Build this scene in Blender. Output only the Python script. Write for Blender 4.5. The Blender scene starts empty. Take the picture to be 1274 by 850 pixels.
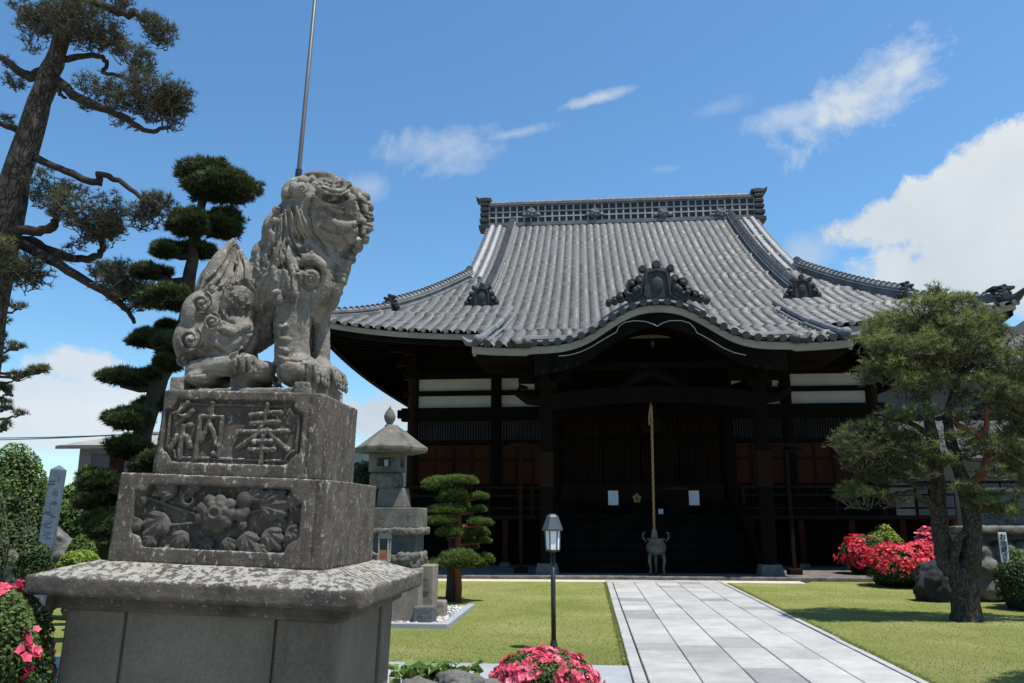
import bpy, bmesh, math, random
import numpy as np
from mathutils import Vector, Matrix
random.seed(7); RNG = np.random.default_rng(7)
R = math.radians
SC = bpy.context.scene
COL = SC.collection

# ---------------------------------------------------------------- camera
F_PX, IW, IH = 1008.0, 1274, 850
CAM = Vector((0, 0, 1.6)); YAW, PITCH = R(5.26), R(12.15)
FW = Vector((-math.sin(YAW)*math.cos(PITCH), math.cos(YAW)*math.cos(PITCH), math.sin(PITCH)))
RT = Vector((math.cos(YAW), math.sin(YAW), 0)); UP = RT.cross(FW)
cd = bpy.data.cameras.new('camera'); cam = bpy.data.objects.new('camera', cd); COL.objects.link(cam)
cam.matrix_world = Matrix(((RT.x, UP.x, -FW.x, CAM.x), (RT.y, UP.y, -FW.y, CAM.y), (RT.z, UP.z, -FW.z, CAM.z), (0, 0, 0, 1)))
cd.sensor_width = 36; cd.lens = F_PX/IW*36; cd.clip_start = 0.05; cd.clip_end = 6000
SC.camera = cam

def ray(px, py): return FW*F_PX + RT*(px-IW/2) - UP*(py-IH/2)
def P(px, py, Y):                      # the point seen at a photo pixel, at depth Y
    d = ray(px, py); return CAM + d*(Y/d.y)
def G(px, py, z=0.0):                  # the point seen at a photo pixel, on level z
    d = ray(px, py); return CAM + d*((z-CAM.z)/d.z)
def M(px, Y): return px*Y/F_PX         # pixel length to metres

# ---------------------------------------------------------------- light
SUN_DIR = Vector((0.31, -0.17, 1.0)).normalized()      # towards the sun
ELEV = math.asin(SUN_DIR.z)
w = bpy.data.worlds.new('World'); SC.world = w; w.use_nodes = True
nt = w.node_tree; nt.nodes.clear()
def wn(t, **k):
    n = nt.nodes.new(t)
    for a, b in k.items(): setattr(n, a, b)
    return n
def wl(a, b): nt.links.new(a, b)
def wmath(op, a, b=None, clamp=False):
    n = wn('ShaderNodeMath', operation=op, use_clamp=clamp)
    for i, v in enumerate((a, b)):
        if v is None: continue
        if isinstance(v, (int, float)): n.inputs[i].default_value = v
        else: wl(v, n.inputs[i])
    return n.outputs[0]
out = wn('ShaderNodeOutputWorld'); bg = wn('ShaderNodeBackground'); sky = wn('ShaderNodeTexSky')
sky.sky_type = 'NISHITA'; sky.sun_disc = False; sky.sun_elevation = ELEV; sky.sun_rotation = R(90)
sky.air_density = 1.0; sky.dust_density = 0.6; sky.ozone_density = 1.3; sky.altitude = 400
SKY_K = 0.128
bg.inputs['Strength'].default_value = SKY_K
tc = wn('ShaderNodeTexCoord'); DIRV = tc.outputs['Generated']
def vmath(op, a, b):
    n = wn('ShaderNodeVectorMath', operation=op)
    for i, v in enumerate((a, b)):
        if isinstance(v, (tuple, list, Vector)): n.inputs[i].default_value = tuple(v)
        else: wl(v, n.inputs[i])
    return n
def wnoise(scale, detail, rough, vec, dist=0.0):
    n = wn('ShaderNodeTexNoise'); n.inputs['Scale'].default_value = scale; n.inputs['Detail'].default_value = detail
    n.inputs['Roughness'].default_value = rough; n.inputs['Distortion'].default_value = dist
    wl(vec, n.inputs['Vector']); return n.outputs['Fac']
N1 = wnoise(8.0, 10, 0.66, DIRV, 0.5); N2 = wnoise(26.0, 6, 0.6, DIRV); N3 = wnoise(3.2, 4, 0.5, vmath('ADD', DIRV, (3.1, 1.7, 0.4)).outputs[0])
NS = wmath('ADD', wmath('MULTIPLY', wmath('SUBTRACT', N1, 0.5), 1.0), wmath('MULTIPLY', wmath('SUBTRACT', N2, 0.5), 0.4))
def cloud(px, py, rx, ry, ang, sharp, rag, dens):
    """one bank of cloud, an ellipse of sky directions with a ragged edge; returns its density"""
    d = ray(px, py).normalized(); t = d.cross(Vector((0, 0, 1))).normalized(); u = t.cross(d)
    t2 = t*math.cos(ang) + u*math.sin(ang); u2 = -t*math.sin(ang) + u*math.cos(ang)
    a = vmath('DOT_PRODUCT', DIRV, t2*(F_PX/rx)).outputs['Value']; b = vmath('DOT_PRODUCT', DIRV, u2*(F_PX/ry)).outputs['Value']
    front = wmath('GREATER_THAN', vmath('DOT_PRODUCT', DIRV, d).outputs['Value'], 0.3)
    r = wmath('SQRT', wmath('ADD', wmath('MULTIPLY', a, a), wmath('MULTIPLY', b, b)))
    v = wmath('ADD', wmath('SUBTRACT', 1.0, r), wmath('MULTIPLY', NS, rag))
    m = wmath('MULTIPLY', wmath('MULTIPLY', v, sharp, True), dens)
    return wmath('MULTIPLY', m, front), v
CL = [  # px, py, rx, ry, tilt, sharpness, raggedness, density
    (1270, 285, 170, 68, 0.2, 3.6, 2.4, 1.0), (1150, 262, 105, 34, 0.16, 3.6, 2.4, 1.0), (1240, 222, 80, 40, 0.3, 3.4, 2.4, 1.0), (1350, 260, 120, 80, 0.3, 4, 2.2, 1.0), (1275, 350, 120, 46, 0.0, 2.6, 2.4, .9), (1300, 440, 130, 40, 0.0, 3, 2.0, .9),
    (1122, 345, 36, 14, 0.1, 3.6, 2.6, 1.0), (1005, 318, 46, 26, 0.6, 1.1, 3.0, .5), (1085, 335, 50, 18, 0.2, 1.3, 2.8, .5),
    (1080, 118, 95, 36, 0.42, 1.1, 3.8, .85), (1122, 92, 50, 22, 0.6, 1.2, 3.8, .85), (1000, 142, 66, 16, .1, 1.1, 3.4, .5), (560, 180, 80, 28, 0.15, .8, 3.6, .65), (640, 166, 70, 8, 0.2, .9, 3.8, .45), (745, 122, 50, 8, 0.22, 1.0, 3.8, .7),
    (455, 232, 26, 16, 0.2, .8, 3.0, .4), (890, 135, 35, 10, 0.1, .7, 3.2, .3), (830, 210, 26, 6, 0, .7, 3, .25),
    (105, 455, 60, 22, 0.03, 3.0, 2.4, .9), (60, 490, 130, 26, 0.03, 2.5, 2.2, .85), (60, 520, 190, 26, 0.0, 2.5, 2.0, .95), (470, 515, 60, 40, 0.2, 3.0, 2.2, .95), (100, 548, 260, 22, 0.0, 1.5, 1.6, .75)]
dens = None
for c in CL:
    m, v = cloud(*c)
    dens = m if dens is None else wmath('MAXIMUM', dens, m)
tone = wmath('ADD', wmath('MULTIPLY', wmath('SUBTRACT', N3, 0.36), 2.2, True), wmath('MULTIPLY', NS, 0.5), True)
cm = wn('ShaderNodeMix', data_type='RGBA'); wl(tone, cm.inputs[0]); cm.inputs[6].default_value = (3.3, 3.75, 4.2, 1); cm.inputs[7].default_value = (5.0, 5.2, 5.3, 1)
sat = wn('ShaderNodeHueSaturation'); sat.inputs['Saturation'].default_value = 1.12; wl(sky.outputs[0], sat.inputs['Color'])
mx = wn('ShaderNodeMix', data_type='RGBA'); wl(dens, mx.inputs[0]); tint = wn('ShaderNodeMix', data_type='RGBA', blend_type='MULTIPLY'); tint.inputs[0].default_value = 1.0; tint.inputs[7].default_value = (.76, .97, 1.02, 1); wl(sat.outputs[0], tint.inputs[6]); wl(tint.outputs[2], mx.inputs[6]); wl(cm.outputs[2], mx.inputs[7])
wl(mx.outputs[2], bg.inputs['Color']); wl(bg.outputs[0], out.inputs[0])
ld = bpy.data.lights.new('sun', 'SUN'); ld.energy = 5.0; ld.angle = R(0.53); ld.color = (1.0, 0.955, 0.88)
sun = bpy.data.objects.new('sun', ld); COL.objects.link(sun); sun.rotation_euler = SUN_DIR.to_track_quat('Z', 'Y').to_euler(); sun.location = (20, 0, 60)
SC.view_settings.view_transform = 'Standard'; SC.view_settings.look = 'None'; SC.view_settings.gamma = 1; SC.view_settings.exposure = 0.45
SC.cycles.max_bounces = 6

# ---------------------------------------------------------------- materials
class NT:
    def __init__(s, name):
        s.m = bpy.data.materials.new(name); s.m.use_nodes = True; s.t = s.m.node_tree; s.t.nodes.clear()
        s.out = s.n('ShaderNodeOutputMaterial'); s.b = s.n('ShaderNodeBsdfPrincipled'); s.l(s.b.outputs[0], s.out.inputs[0])
        s.b.inputs['Specular IOR Level'].default_value = 0.3
        s.co = s.n('ShaderNodeTexCoord').outputs['Object']
    def n(s, t, **k):
        x = s.t.nodes.new(t)
        for a, b in k.items(): setattr(x, a, b)
        return x
    def l(s, a, b): s.t.links.new(a, b)
    def noise(s, scale, detail=5, rough=.55, stretch=None, off=0.0, dist=0.0):
        v = s.co
        mp = s.n('ShaderNodeMapping'); s.l(v, mp.inputs[0]); mp.inputs['Location'].default_value = (off, off*1.3, off*.7)
        if stretch: mp.inputs['Scale'].default_value = stretch
        x = s.n('ShaderNodeTexNoise'); s.l(mp.outputs[0], x.inputs['Vector']); x.inputs['Scale'].default_value = scale
        x.inputs['Detail'].default_value = detail; x.inputs['Roughness'].default_value = rough; x.inputs['Distortion'].default_value = dist
        return x.outputs['Fac']
    def ramp(s, fac, *stops):
        x = s.n('ShaderNodeValToRGB'); s.l(fac, x.inputs[0]); e = x.color_ramp.elements
        while len(e) < len(stops): e.new(.5)
        for q, (p, c) in zip(e, stops):
            q.position = p; q.color = (*c, 1) if isinstance(c, tuple) else (c, c, c, 1)
        return x.outputs[0]
    def mix(s, fac, a, b, blend='MIX'):
        x = s.n('ShaderNodeMix', data_type='RGBA', blend_type=blend)
        for i, v in ((0, fac), (6, a), (7, b)):
            if isinstance(v, (int, float)): x.inputs[i].default_value = v if i == 0 else (v, v, v, 1)
            elif isinstance(v, tuple): x.inputs[i].default_value = (*v, 1)
            else: s.l(v, x.inputs[i])
        return x.outputs[2]
    def math(s, op, a, b=0.0, clamp=False):
        x = s.n('ShaderNodeMath', operation=op, use_clamp=clamp)
        for i, v in enumerate((a, b)):
            if isinstance(v, (int, float)): x.inputs[i].default_value = v
            else: s.l(v, x.inputs[i])
        return x.outputs[0]
    def attr(s, name):
        x = s.n('ShaderNodeAttribute'); x.attribute_name = name; return x
    def bump(s, h, strength=.5, dist=.02):
        x = s.n('ShaderNodeBump'); s.l(h, x.inputs['Height']); x.inputs['Strength'].default_value = strength; x.inputs['Distance'].default_value = dist
        s.l(x.outputs[0], s.b.inputs['Normal'])
    def done(s, col, rough=.8, spec=None):
        if isinstance(col, tuple): s.b.inputs['Base Color'].default_value = (*col, 1)
        else: s.l(col, s.b.inputs['Base Color'])
        if isinstance(rough, float): s.b.inputs['Roughness'].default_value = rough
        else: s.l(rough, s.b.inputs['Roughness'])
        if spec is not None: s.b.inputs['Specular IOR Level'].default_value = spec
        return s.m

def m_stone(name, c0, c1, lichen=None, amt=.6, dark=(.03, .028, .024), sc=1.0, bump=.6, up=0.0, darkamt=.5, streak=False):
    t = NT(name)
    col = t.ramp(t.noise(2.2*sc, 8, .62), (.3, c0), (.7, c1))
    d = t.ramp(t.noise(1.6*sc, 9, .68, (1, 1, .35) if streak else None, 5.1), (.48, 0.0), (.68, darkamt))
    col = t.mix(d, col, dark)
    sp = t.ramp(t.noise(60*sc, 3, .7, None, 2.0), (.35, .86), (.65, 1.12)); col = t.mix(1.0, col, sp, 'MULTIPLY')
    if lichen:
        a = t.noise(9*sc, 7, .7, (1, 1, .5) if streak else None, 9.0, .3); 
        if up:
            ge = t.n('ShaderNodeNewGeometry'); sx = t.n('ShaderNodeSeparateXYZ'); t.l(ge.outputs['Normal'], sx.inputs[0])
            a = t.math('ADD', a, t.math('MULTIPLY', t.math('MAXIMUM', sx.outputs[2], 0.0), up))
        k = t.ramp(a, (amt, 0.0), (amt+.06, .9)); col = t.mix(k, col, lichen)
        a2 = t.noise(34*sc/2, 4, .65, (1, 1, .55) if streak else None, 3.3); k2 = t.ramp(a2, (.63, 0.0), (.67, .7)); k3 = t.ramp(t.noise(2.6, 4, .6, None, 7.7), (.42, 0.0), (.62, 1.0)); col = t.mix(t.math('MULTIPLY', k2, k3), col, lichen)
    h = t.math('ADD', t.noise(14*sc, 8, .7), t.math('MULTIPLY', t.noise(90*sc, 3, .6), .35))
    t.bump(h, bump, .03); return t.done(col, .92, .2)

def m_plain(name, c0, c1, sc=3.0, rough=.7, bump=.25, bs=30, stretch=None, spec=.3, bd=.01):
    t = NT(name); col = t.ramp(t.noise(sc, 7, .6, stretch), (.32, c0), (.68, c1))
    if bump: t.bump(t.noise(bs, 5, .6, stretch), bump, bd)
    return t.done(col, rough, spec)

def m_leaf(name, lo, mid, hi, transl=.25, rough=.55):
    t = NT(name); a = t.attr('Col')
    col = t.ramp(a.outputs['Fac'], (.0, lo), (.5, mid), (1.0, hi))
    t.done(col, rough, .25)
    if transl:
        tr = t.n('ShaderNodeBsdfTranslucent'); t.l(col, tr.inputs[0]); ms = t.n('ShaderNodeMixShader'); ms.inputs[0].default_value = transl
        t.l(t.b.outputs[0], ms.inputs[1]); t.l(tr.outputs[0], ms.inputs[2]); t.l(ms.outputs[0], t.out.inputs[0])
    return t.m

def m_tile(name, lo, hi, rough=.42):
    t = NT(name); u = t.n('ShaderNodeUVMap'); fl = t.n('ShaderNodeVectorMath', operation='FLOOR'); t.l(u.outputs[0], fl.inputs[0])
    wnz = t.n('ShaderNodeTexWhiteNoise'); t.l(fl.outputs[0], wnz.inputs['Vector'])
    col = t.ramp(wnz.outputs['Value'], (0.0, lo), (.55, tuple((a+b)/2 for a, b in zip(lo, hi))), (1.0, hi))
    st = t.ramp(t.noise(.35, 6, .6, (1, .25, .25)), (.3, .72), (.7, 1.15)); col = t.mix(1.0, col, st, 'MULTIPLY')
    gr = t.ramp(t.noise(25, 4, .7), (.3, .8), (.7, 1.1)); col = t.mix(1.0, col, gr, 'MULTIPLY')
    t.bump(t.noise(40, 3, .6), .15, .01)
    return t.done(col, t.math('ADD', t.math('MULTIPLY', wnz.outputs['Value'], .2), rough-.1), .3)

MT = {}
MT['statue'] = m_stone('statue_granite', (.15, .137, .115), (.275, .253, .215), (.42, .40, .35), .60, sc=2.4, up=.05, darkamt=.85)
MT['tier'] = m_stone('tier_granite', (.076, .064, .052), (.14, .12, .098), (.36, .35, .315), .575, sc=4.2, up=.10, darkamt=.7, streak=True)
MT['cap'] = m_stone('cap_granite', (.08, .07, .06), (.14, .122, .104), (.34, .33, .295), .61, sc=2.5, up=.16, darkamt=.75)
MT['pedestal'] = m_stone('pedestal_stone', (.135, .122, .096), (.19, .175, .142), None, sc=1.0, bump=.25, darkamt=.45, streak=True)
MT['lantern'] = m_stone('lantern_granite', (.10, .094, .083), (.18, .171, .152), (.3, .29, .265), .62, sc=2.2, darkamt=.75)
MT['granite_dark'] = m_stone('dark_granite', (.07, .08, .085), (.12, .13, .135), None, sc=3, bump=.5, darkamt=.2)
MT['granite_brown'] = m_stone('brown_granite', (.17, .145, .125), (.25, .22, .19), None, sc=2, bump=.3, darkamt=.3)
MT['rock'] = m_stone('field_rock', (.09, .087, .08), (.19, .186, .172), (.3, .295, .275), .62, sc=1.2, bump=.8, darkamt=.5)
MT['rock_dark'] = m_stone('grey_rock', (.1, .1, .1), (.19, .19, .185), None, sc=1.2, bump=.8, darkamt=.5)  # plain grey rock without lichen
MT['tile'] = m_tile('roof_tile', (.05, .054, .058), (.118, .125, .131), .58)
MT['tile_ridge'] = m_plain('ridge_tile', (.09, .095, .1), (.165, .172, .18), 2.5, .6, .3, 30)
MT['tile_pale'] = m_plain('pale_ridge_tile', (.24, .247, .25), (.34, .347, .352), 2.5, .6, .3, 30)
MT['tile_dark'] = m_plain('dark_ornament_tile', (.018, .019, .021), (.04, .042, .045), 3.5, .55, .5, 30)
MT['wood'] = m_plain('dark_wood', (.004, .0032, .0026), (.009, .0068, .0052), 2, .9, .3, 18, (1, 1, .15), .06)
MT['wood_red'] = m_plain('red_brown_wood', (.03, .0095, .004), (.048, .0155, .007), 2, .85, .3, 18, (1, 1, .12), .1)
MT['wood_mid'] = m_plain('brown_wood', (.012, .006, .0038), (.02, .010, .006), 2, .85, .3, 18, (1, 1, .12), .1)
MT['plaster'] = m_plain('white_plaster', (.3, .31, .31), (.37, .38, .375), 1.2, .9, .1, 40)
MT['white_board'] = m_plain('white_painted_board', (.215, .2, .172), (.29, .272, .236), 1.5, .7, .2, 30)
MT['paper'] = m_plain('window_paper', (.045, .052, .068), (.07, .078, .095), 2, .8, 0)
MT['sheet'] = m_plain('white_sheet', (.5, .54, .6), (.6, .64, .7), 3, .6, 0)
MT['print'] = m_plain('faint_print', (.35, .45, .6), (.45, .55, .68), 30, .6, 0)
MT['ink'] = m_plain('ink', (.02, .025, .05), (.03, .04, .07), 5, .7, 0)
MT['metal_black'] = m_plain('black_paint', (.012, .013, .014), (.02, .021, .023), 4, .4, .1, 60, None, .5)
MT['lamp_roof'] = m_plain('lamp_roof_paint', (.045, .055, .062), (.065, .078, .088), 4, .45, .1, 60, None, .5)
MT['frosted'] = m_plain('frosted_glass', (.74, .76, .78), (.8, .82, .84), 4, .35, 0, spec=.5)
MT['pole'] = m_plain('weathered_steel', (.055, .06, .066), (.09, .097, .105), 3, .5, .15, 40, (1, 1, .2), .5)
MT['rope'] = m_plain('hemp_rope', (.20, .125, .06), (.31, .2, .105), 25, .9, .6, 60)
MT['bronze'] = m_plain('grey_bronze', (.03, .032, .031), (.06, .063, .06), 8, .5, .4, 40, None, .5)
def m_bark(name, lo, hi, crack, sc=9.0):
    t = NT(name); mp = t.n('ShaderNodeMapping'); t.l(t.co, mp.inputs[0]); mp.inputs['Scale'].default_value = (1, 1, .38)
    ns = t.n('ShaderNodeTexNoise'); ns.inputs['Scale'].default_value = 6; t.l(mp.outputs[0], ns.inputs['Vector']); av = t.n('ShaderNodeMix', data_type='VECTOR'); av.inputs[0].default_value = .3; t.l(mp.outputs[0], av.inputs[4]); t.l(ns.outputs['Color'], av.inputs[5])
    v = t.n('ShaderNodeTexVoronoi', feature='DISTANCE_TO_EDGE'); v.inputs['Scale'].default_value = sc; t.l(av.outputs[1], v.inputs['Vector'])
    e = t.ramp(v.outputs['Distance'], (.0, 0.0), (.10, 1.0)); col = t.mix(t.math('ADD', t.math('MULTIPLY', e, .6), .4), crack, t.ramp(t.noise(7, 7, .7), (.3, lo), (.7, hi)))
    t.bump(t.math('ADD', e, t.math('MULTIPLY', t.noise(30, 5, .7), .6)), 1.0, .035); return t.done(col, .92, .15)
MT['bark'] = m_bark('pine_bark', (.05, .041, .033), (.14, .12, .098), (.03, .024, .019), 17.0)
MT['bark_pine'] = m_bark('grey_bark', (.055, .047, .039), (.105, .092, .077), (.034, .029, .024), 24.0)
MT['bark_dark'] = m_stone('dark_bark', (.035, .029, .024), (.07, .058, .048), None, sc=3, bump=1.0, dark=(.01, .009, .008), darkamt=.7)
MT['bark_red'] = m_stone('red_bark', (.16, .055, .03), (.24, .09, .05), None, sc=4, bump=.6, darkamt=.3)
MT['twig'] = m_plain('twig', (.05, .042, .034), (.1, .085, .07), 12, .85, .3, 60)
MT['needle'] = m_leaf('pine_needles', (.03, .036, .022), (.07, .08, .04), (.17, .19, .07), .15)
MT['needle_r'] = m_leaf('green_pine_needles', (.05, .062, .026), (.14, .168, .054), (.30, .335, .10), .3)
MT['clip'] = m_leaf('clipped_foliage', (.014, .022, .008), (.045, .066, .02), (.15, .19, .05), .1)
MT['clip_b'] = m_leaf('clipped_bright_foliage', (.028, .048, .013), (.085, .125, .03), (.19, .25, .06), .2)
MT['shrub'] = m_leaf('shrub_leaves', (.03, .055, .015), (.075, .125, .03), (.15, .22, .055), .3)
MT['shrub_dark'] = m_leaf('dark_shrub_leaves', (.018, .032, .012), (.04, .065, .022), (.08, .12, .04), .2)
MT['lime'] = m_leaf('lime_leaves', (.1, .15, .02), (.2, .28, .04), (.3, .38, .08), .35)
MT['azalea_leaf'] = m_leaf('azalea_leaves', (.025, .045, .012), (.06, .1, .025), (.12, .17, .045), .25)
MT['bloom'] = m_leaf('azalea_blossom', (.5, .04, .08), (.76, .10, .19), (.88, .34, .45), .3)
MT['bloom_red'] = m_leaf('red_azalea_blossom', (.5, .025, .04), (.68, .05, .08), (.8, .13, .2), .3)
MT['broad'] = m_leaf('broad_leaves', (.06, .1, .025), (.14, .22, .06), (.25, .36, .14), .3, .45)
MT['core'] = m_plain('dark_foliage_core', (.008, .011, .005), (.016, .02, .009), 20, .95, .5, 40)  # solid dark lump filling the inside of the foliage

# ---------------------------------------------------------------- object helpers
def setp(o, label=None, cat=None, group=None, kind=None):
    for k, v in (('label', label), ('category', cat), ('group', group), ('kind', kind)):
        if v: o[k] = v
    return o
def thing(name, label, cat, loc=(0, 0, 0), group=None):
    o = bpy.data.objects.new(name, None); COL.objects.link(o); o.location = loc; o.empty_display_size = .2
    return setp(o, label, cat, group)
def root_loc(p):
    while p.parent: p = p.parent
    return Vector(p.location)
def link(name, me, mat, parent=None, origin=None, smooth=False):
    if not isinstance(mat, (list, tuple)): mat = [mat]
    if not me.materials:
        for m in mat: me.materials.append(MT[m] if isinstance(m, str) else m)
    o = bpy.data.objects.new(name, me); COL.objects.link(o)
    off = root_loc(parent) if parent else Vector(origin or (0, 0, 0))
    if off.length > 0: me.transform(Matrix.Translation(-off))
    if parent: o.parent = parent
    else: o.location = off
    if smooth: me.polygons.foreach_set('use_smooth', [True]*len(me.polygons))
    return o
def np_mesh(name, V, Fq, col=None, uv=None):
    me = bpy.data.meshes.new(name); V = np.asarray(V, np.float32); Fq = np.asarray(Fq, np.int32); k = Fq.shape[1]
    me.vertices.add(len(V)); me.vertices.foreach_set('co', V.ravel())
    me.loops.add(Fq.size); me.loops.foreach_set('vertex_index', Fq.ravel())
    me.polygons.add(len(Fq)); me.polygons.foreach_set('loop_start', np.arange(0, Fq.size, k, dtype=np.int32))
    if col is not None:
        a = me.color_attributes.new('Col', 'FLOAT_COLOR', 'POINT'); c = np.repeat(np.asarray(col, np.float32)[:, None], 4, 1); c[:, 3] = 1
        a.data.foreach_set('color', c.ravel())
    if uv is not None:
        l = me.uv_layers.new(name='UVMap'); l.data.foreach_set('uv', np.asarray(uv, np.float32)[Fq.ravel()].ravel())
    me.update(calc_edges=True); me.validate(); return me

class MB:
    def __init__(s): s.v = []; s.f = []; s.mi = []; s.c = []
    def add(s, vs, fs, mi=0, c=0.5):
        b = len(s.v); s.v += [tuple(v) for v in vs]; s.f += [tuple(b+i for i in f) for f in fs]; s.mi += [mi]*len(fs); s.c += [c]*len(vs); return s
    def box(s, x0, x1, y0, y1, z0, z1, mi=0, c=0.5, tf=None):
        vs = [Vector((x, y, z)) for z in (z0, z1) for y in (y0, y1) for x in (x0, x1)]
        if tf: vs = [tf @ v for v in vs]
        return s.add(vs, [(0, 2, 3, 1), (4, 5, 7, 6), (0, 1, 5, 4), (2, 6, 7, 3), (0, 4, 6, 2), (1, 3, 7, 5)], mi, c)
    def frustum(s, x, y, z0, z1, w0, d0, w1, d1, mi=0):
        vs = [(x+sx*a/2, y+sy*b/2, z) for z, a, b in ((z0, w0, d0), (z1, w1, d1)) for sy in (-1, 1) for sx in (-1, 1)]
        return s.add(vs, [(0, 2, 3, 1), (4, 5, 7, 6), (0, 1, 5, 4), (2, 6, 7, 3), (0, 4, 6, 2), (1, 3, 7, 5)], mi)
    def tube(s, pts, rad, n=8, mi=0, caps=True, jit=0.0, flat=1.0):
        pts = [Vector(p) for p in pts]
        if not isinstance(rad, (list, tuple)): rad = [rad]*len(pts)
        b = len(s.v); ref = None; k = len(pts)
        for i, p in enumerate(pts):
            d = (pts[min(i+1, k-1)]-pts[max(i-1, 0)])
            d = d.normalized() if d.length > 1e-9 else Vector((0, 0, 1))
            if ref is None: ref = Vector((0, 0, 1)) if abs(d.z) < .9 else Vector((1, 0, 0))
            u = ref - d*ref.dot(d); u = u.normalized() if u.length > 1e-6 else d.orthogonal().normalized(); ref = u; v = d.cross(u)
            for j in range(n):
                a = 2*math.pi*j/n; r = rad[i]*(1+random.uniform(-jit, jit)); s.v.append(tuple(p+(u*math.cos(a)+v*math.sin(a)*flat)*r)); s.c.append(.5)
        for i in range(k-1):
            for j in range(n):
                a = b+i*n+j; c2 = b+i*n+(j+1) % n; s.f.append((a, c2, c2+n, a+n)); s.mi.append(mi)
        if caps: s.f += [tuple(b+j for j in reversed(range(n))), tuple(b+(k-1)*n+j for j in range(n))]; s.mi += [mi, mi]
        return s
    def lathe(s, x, y, prof, n=20, mi=0, rot=0.0, sx=1.0, sy=1.0):
        b = len(s.v); k = len(prof)
        for r, z in prof:
            for j in range(n):
                a = 2*math.pi*j/n+rot; s.v.append((x+r*math.cos(a)*sx, y+r*math.sin(a)*sy, z)); s.c.append(.5)
        for i in range(k-1):
            for j in range(n):
                a = b+i*n+j; c2 = b+i*n+(j+1) % n; s.f.append((a, c2, c2+n, a+n)); s.mi.append(mi)
        s.f += [tuple(b+j for j in reversed(range(n))), tuple(b+(k-1)*n+j for j in range(n))]; s.mi += [mi, mi]
        return s
    def ball(s, c, r, n=12, m=8, mi=0, tf=None):
        c = Vector(c); r = (r, r, r) if isinstance(r, (int, float)) else r; b = len(s.v)
        for i in range(m+1):
            th = math.pi*i/m
            for j in range(n):
                a = 2*math.pi*j/n; q = Vector((r[0]*math.sin(th)*math.cos(a), r[1]*math.sin(th)*math.sin(a), r[2]*math.cos(th)))
                if tf: q = tf @ q
                s.v.append(tuple(c+q)); s.c.append(.5)
        for i in range(m):
            for j in range(n):
                a = b+i*n+j; c2 = b+i*n+(j+1) % n; s.f.append((a, a+n, c2+n, c2)); s.mi.append(mi)
        return s
    def prism(s, poly, f0, f1, mi=0):
        """poly: 2-D points; f0/f1 map a point to the two caps"""
        k = len(poly); vs = [f0(p) for p in poly]+[f1(p) for p in poly]
        fs = [tuple(reversed(range(k))), tuple(range(k, 2*k))]+[(i, (i+1) % k, k+(i+1) % k, k+i) for i in range(k)]
        return s.add(vs, fs, mi)
    def ribbon(s, pts, offs, mi=0, closed=False):
        """sweep: at each path point, a ring of offset vectors (list of Vectors per point)"""
        k = len(pts); n = len(offs[0]); b = len(s.v)
        for p, o in zip(pts, offs):
            for q in o: s.v.append(tuple(Vector(p)+Vector(q))); s.c.append(.5)
        for i in range(k if closed else k-1):
            i2 = (i+1) % k
            for j in range(n): s.f.append((b+i*n+j, b+i*n+(j+1) % n, b+i2*n+(j+1) % n, b+i2*n+j)); s.mi.append(mi)
        if not closed: s.f += [tuple(b+j for j in reversed(range(n))), tuple(b+(k-1)*n+j for j in range(n))]; s.mi += [mi, mi]
        return s
    def mesh(s, name):
        me = bpy.data.meshes.new(name); me.from_pydata(s.v, [], s.f); me.polygons.foreach_set('material_index', s.mi)
        bm = bmesh.new(); bm.from_mesh(me); bmesh.ops.recalc_face_normals(bm, faces=bm.faces); bm.to_mesh(me); bm.free()
        a = me.color_attributes.new('Col', 'FLOAT_COLOR', 'POINT'); c = np.repeat(np.asarray(s.c, np.float32)[:, None], 4, 1); a.data.foreach_set('color', c.ravel())
        me.update(); return me
    def build(s, name, mat, parent=None, origin=None, smooth=False, bevel=0.0):
        o = link(name, s.mesh(name), mat, parent, origin, smooth)
        if bevel:
            m = o.modifiers.new('b', 'BEVEL'); m.width = bevel; m.segments = 2; m.limit_method = 'ANGLE'; m.angle_limit = R(35)
        return o

TEX = {}
def tex(kind, size, depth=4):
    k = (kind, size, depth)
    if k not in TEX:
        t = bpy.data.textures.new('relief', kind); t.noise_scale = size
        if kind == 'CLOUDS': t.noise_depth = depth
        TEX[k] = t
    return TEX[k]
def carve(o, voxel, smooth=3, disp=((.06, .012), (.02, .005))):
    """fuse a mesh of overlapping lumps into one worn stone surface and bake it"""
    m = o.modifiers.new('r', 'REMESH'); m.mode = 'VOXEL'; m.voxel_size = voxel
    if smooth: m = o.modifiers.new('s', 'SMOOTH'); m.iterations = smooth; m.factor = .5
    for sz, st in disp:
        m = o.modifiers.new('d', 'DISPLACE'); m.texture = tex('CLOUDS', sz); m.strength = st; m.texture_coords = 'LOCAL'; m.mid_level = .5
    dg = bpy.context.evaluated_depsgraph_get(); dg.update()
    me = bpy.data.meshes.new_from_object(o.evaluated_get(dg), depsgraph=dg); o.modifiers.clear(); old = o.data; o.data = me
    if not me.materials:
        for q in old.materials: me.materials.append(q)
    me.polygons.foreach_set('use_smooth', [True]*len(me.polygons)); return o

def spiral(c, r, turns, tube, mb, ydir=0, start=0.0, sgn=1, plane='xz', bulge=.0):
    pts, rad = [], []; n = int(turns*14)
    for i in range(n+1):
        k = i/n; a = start+sgn*turns*2*math.pi*k; rr = r*(1-.82*k)
        pts.append(Vector(c)+Vector((rr*math.cos(a), -bulge*k, rr*math.sin(a)))); rad.append(tube*(1-.35*k))
    mb.tube(pts, rad, 8); return mb

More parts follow.
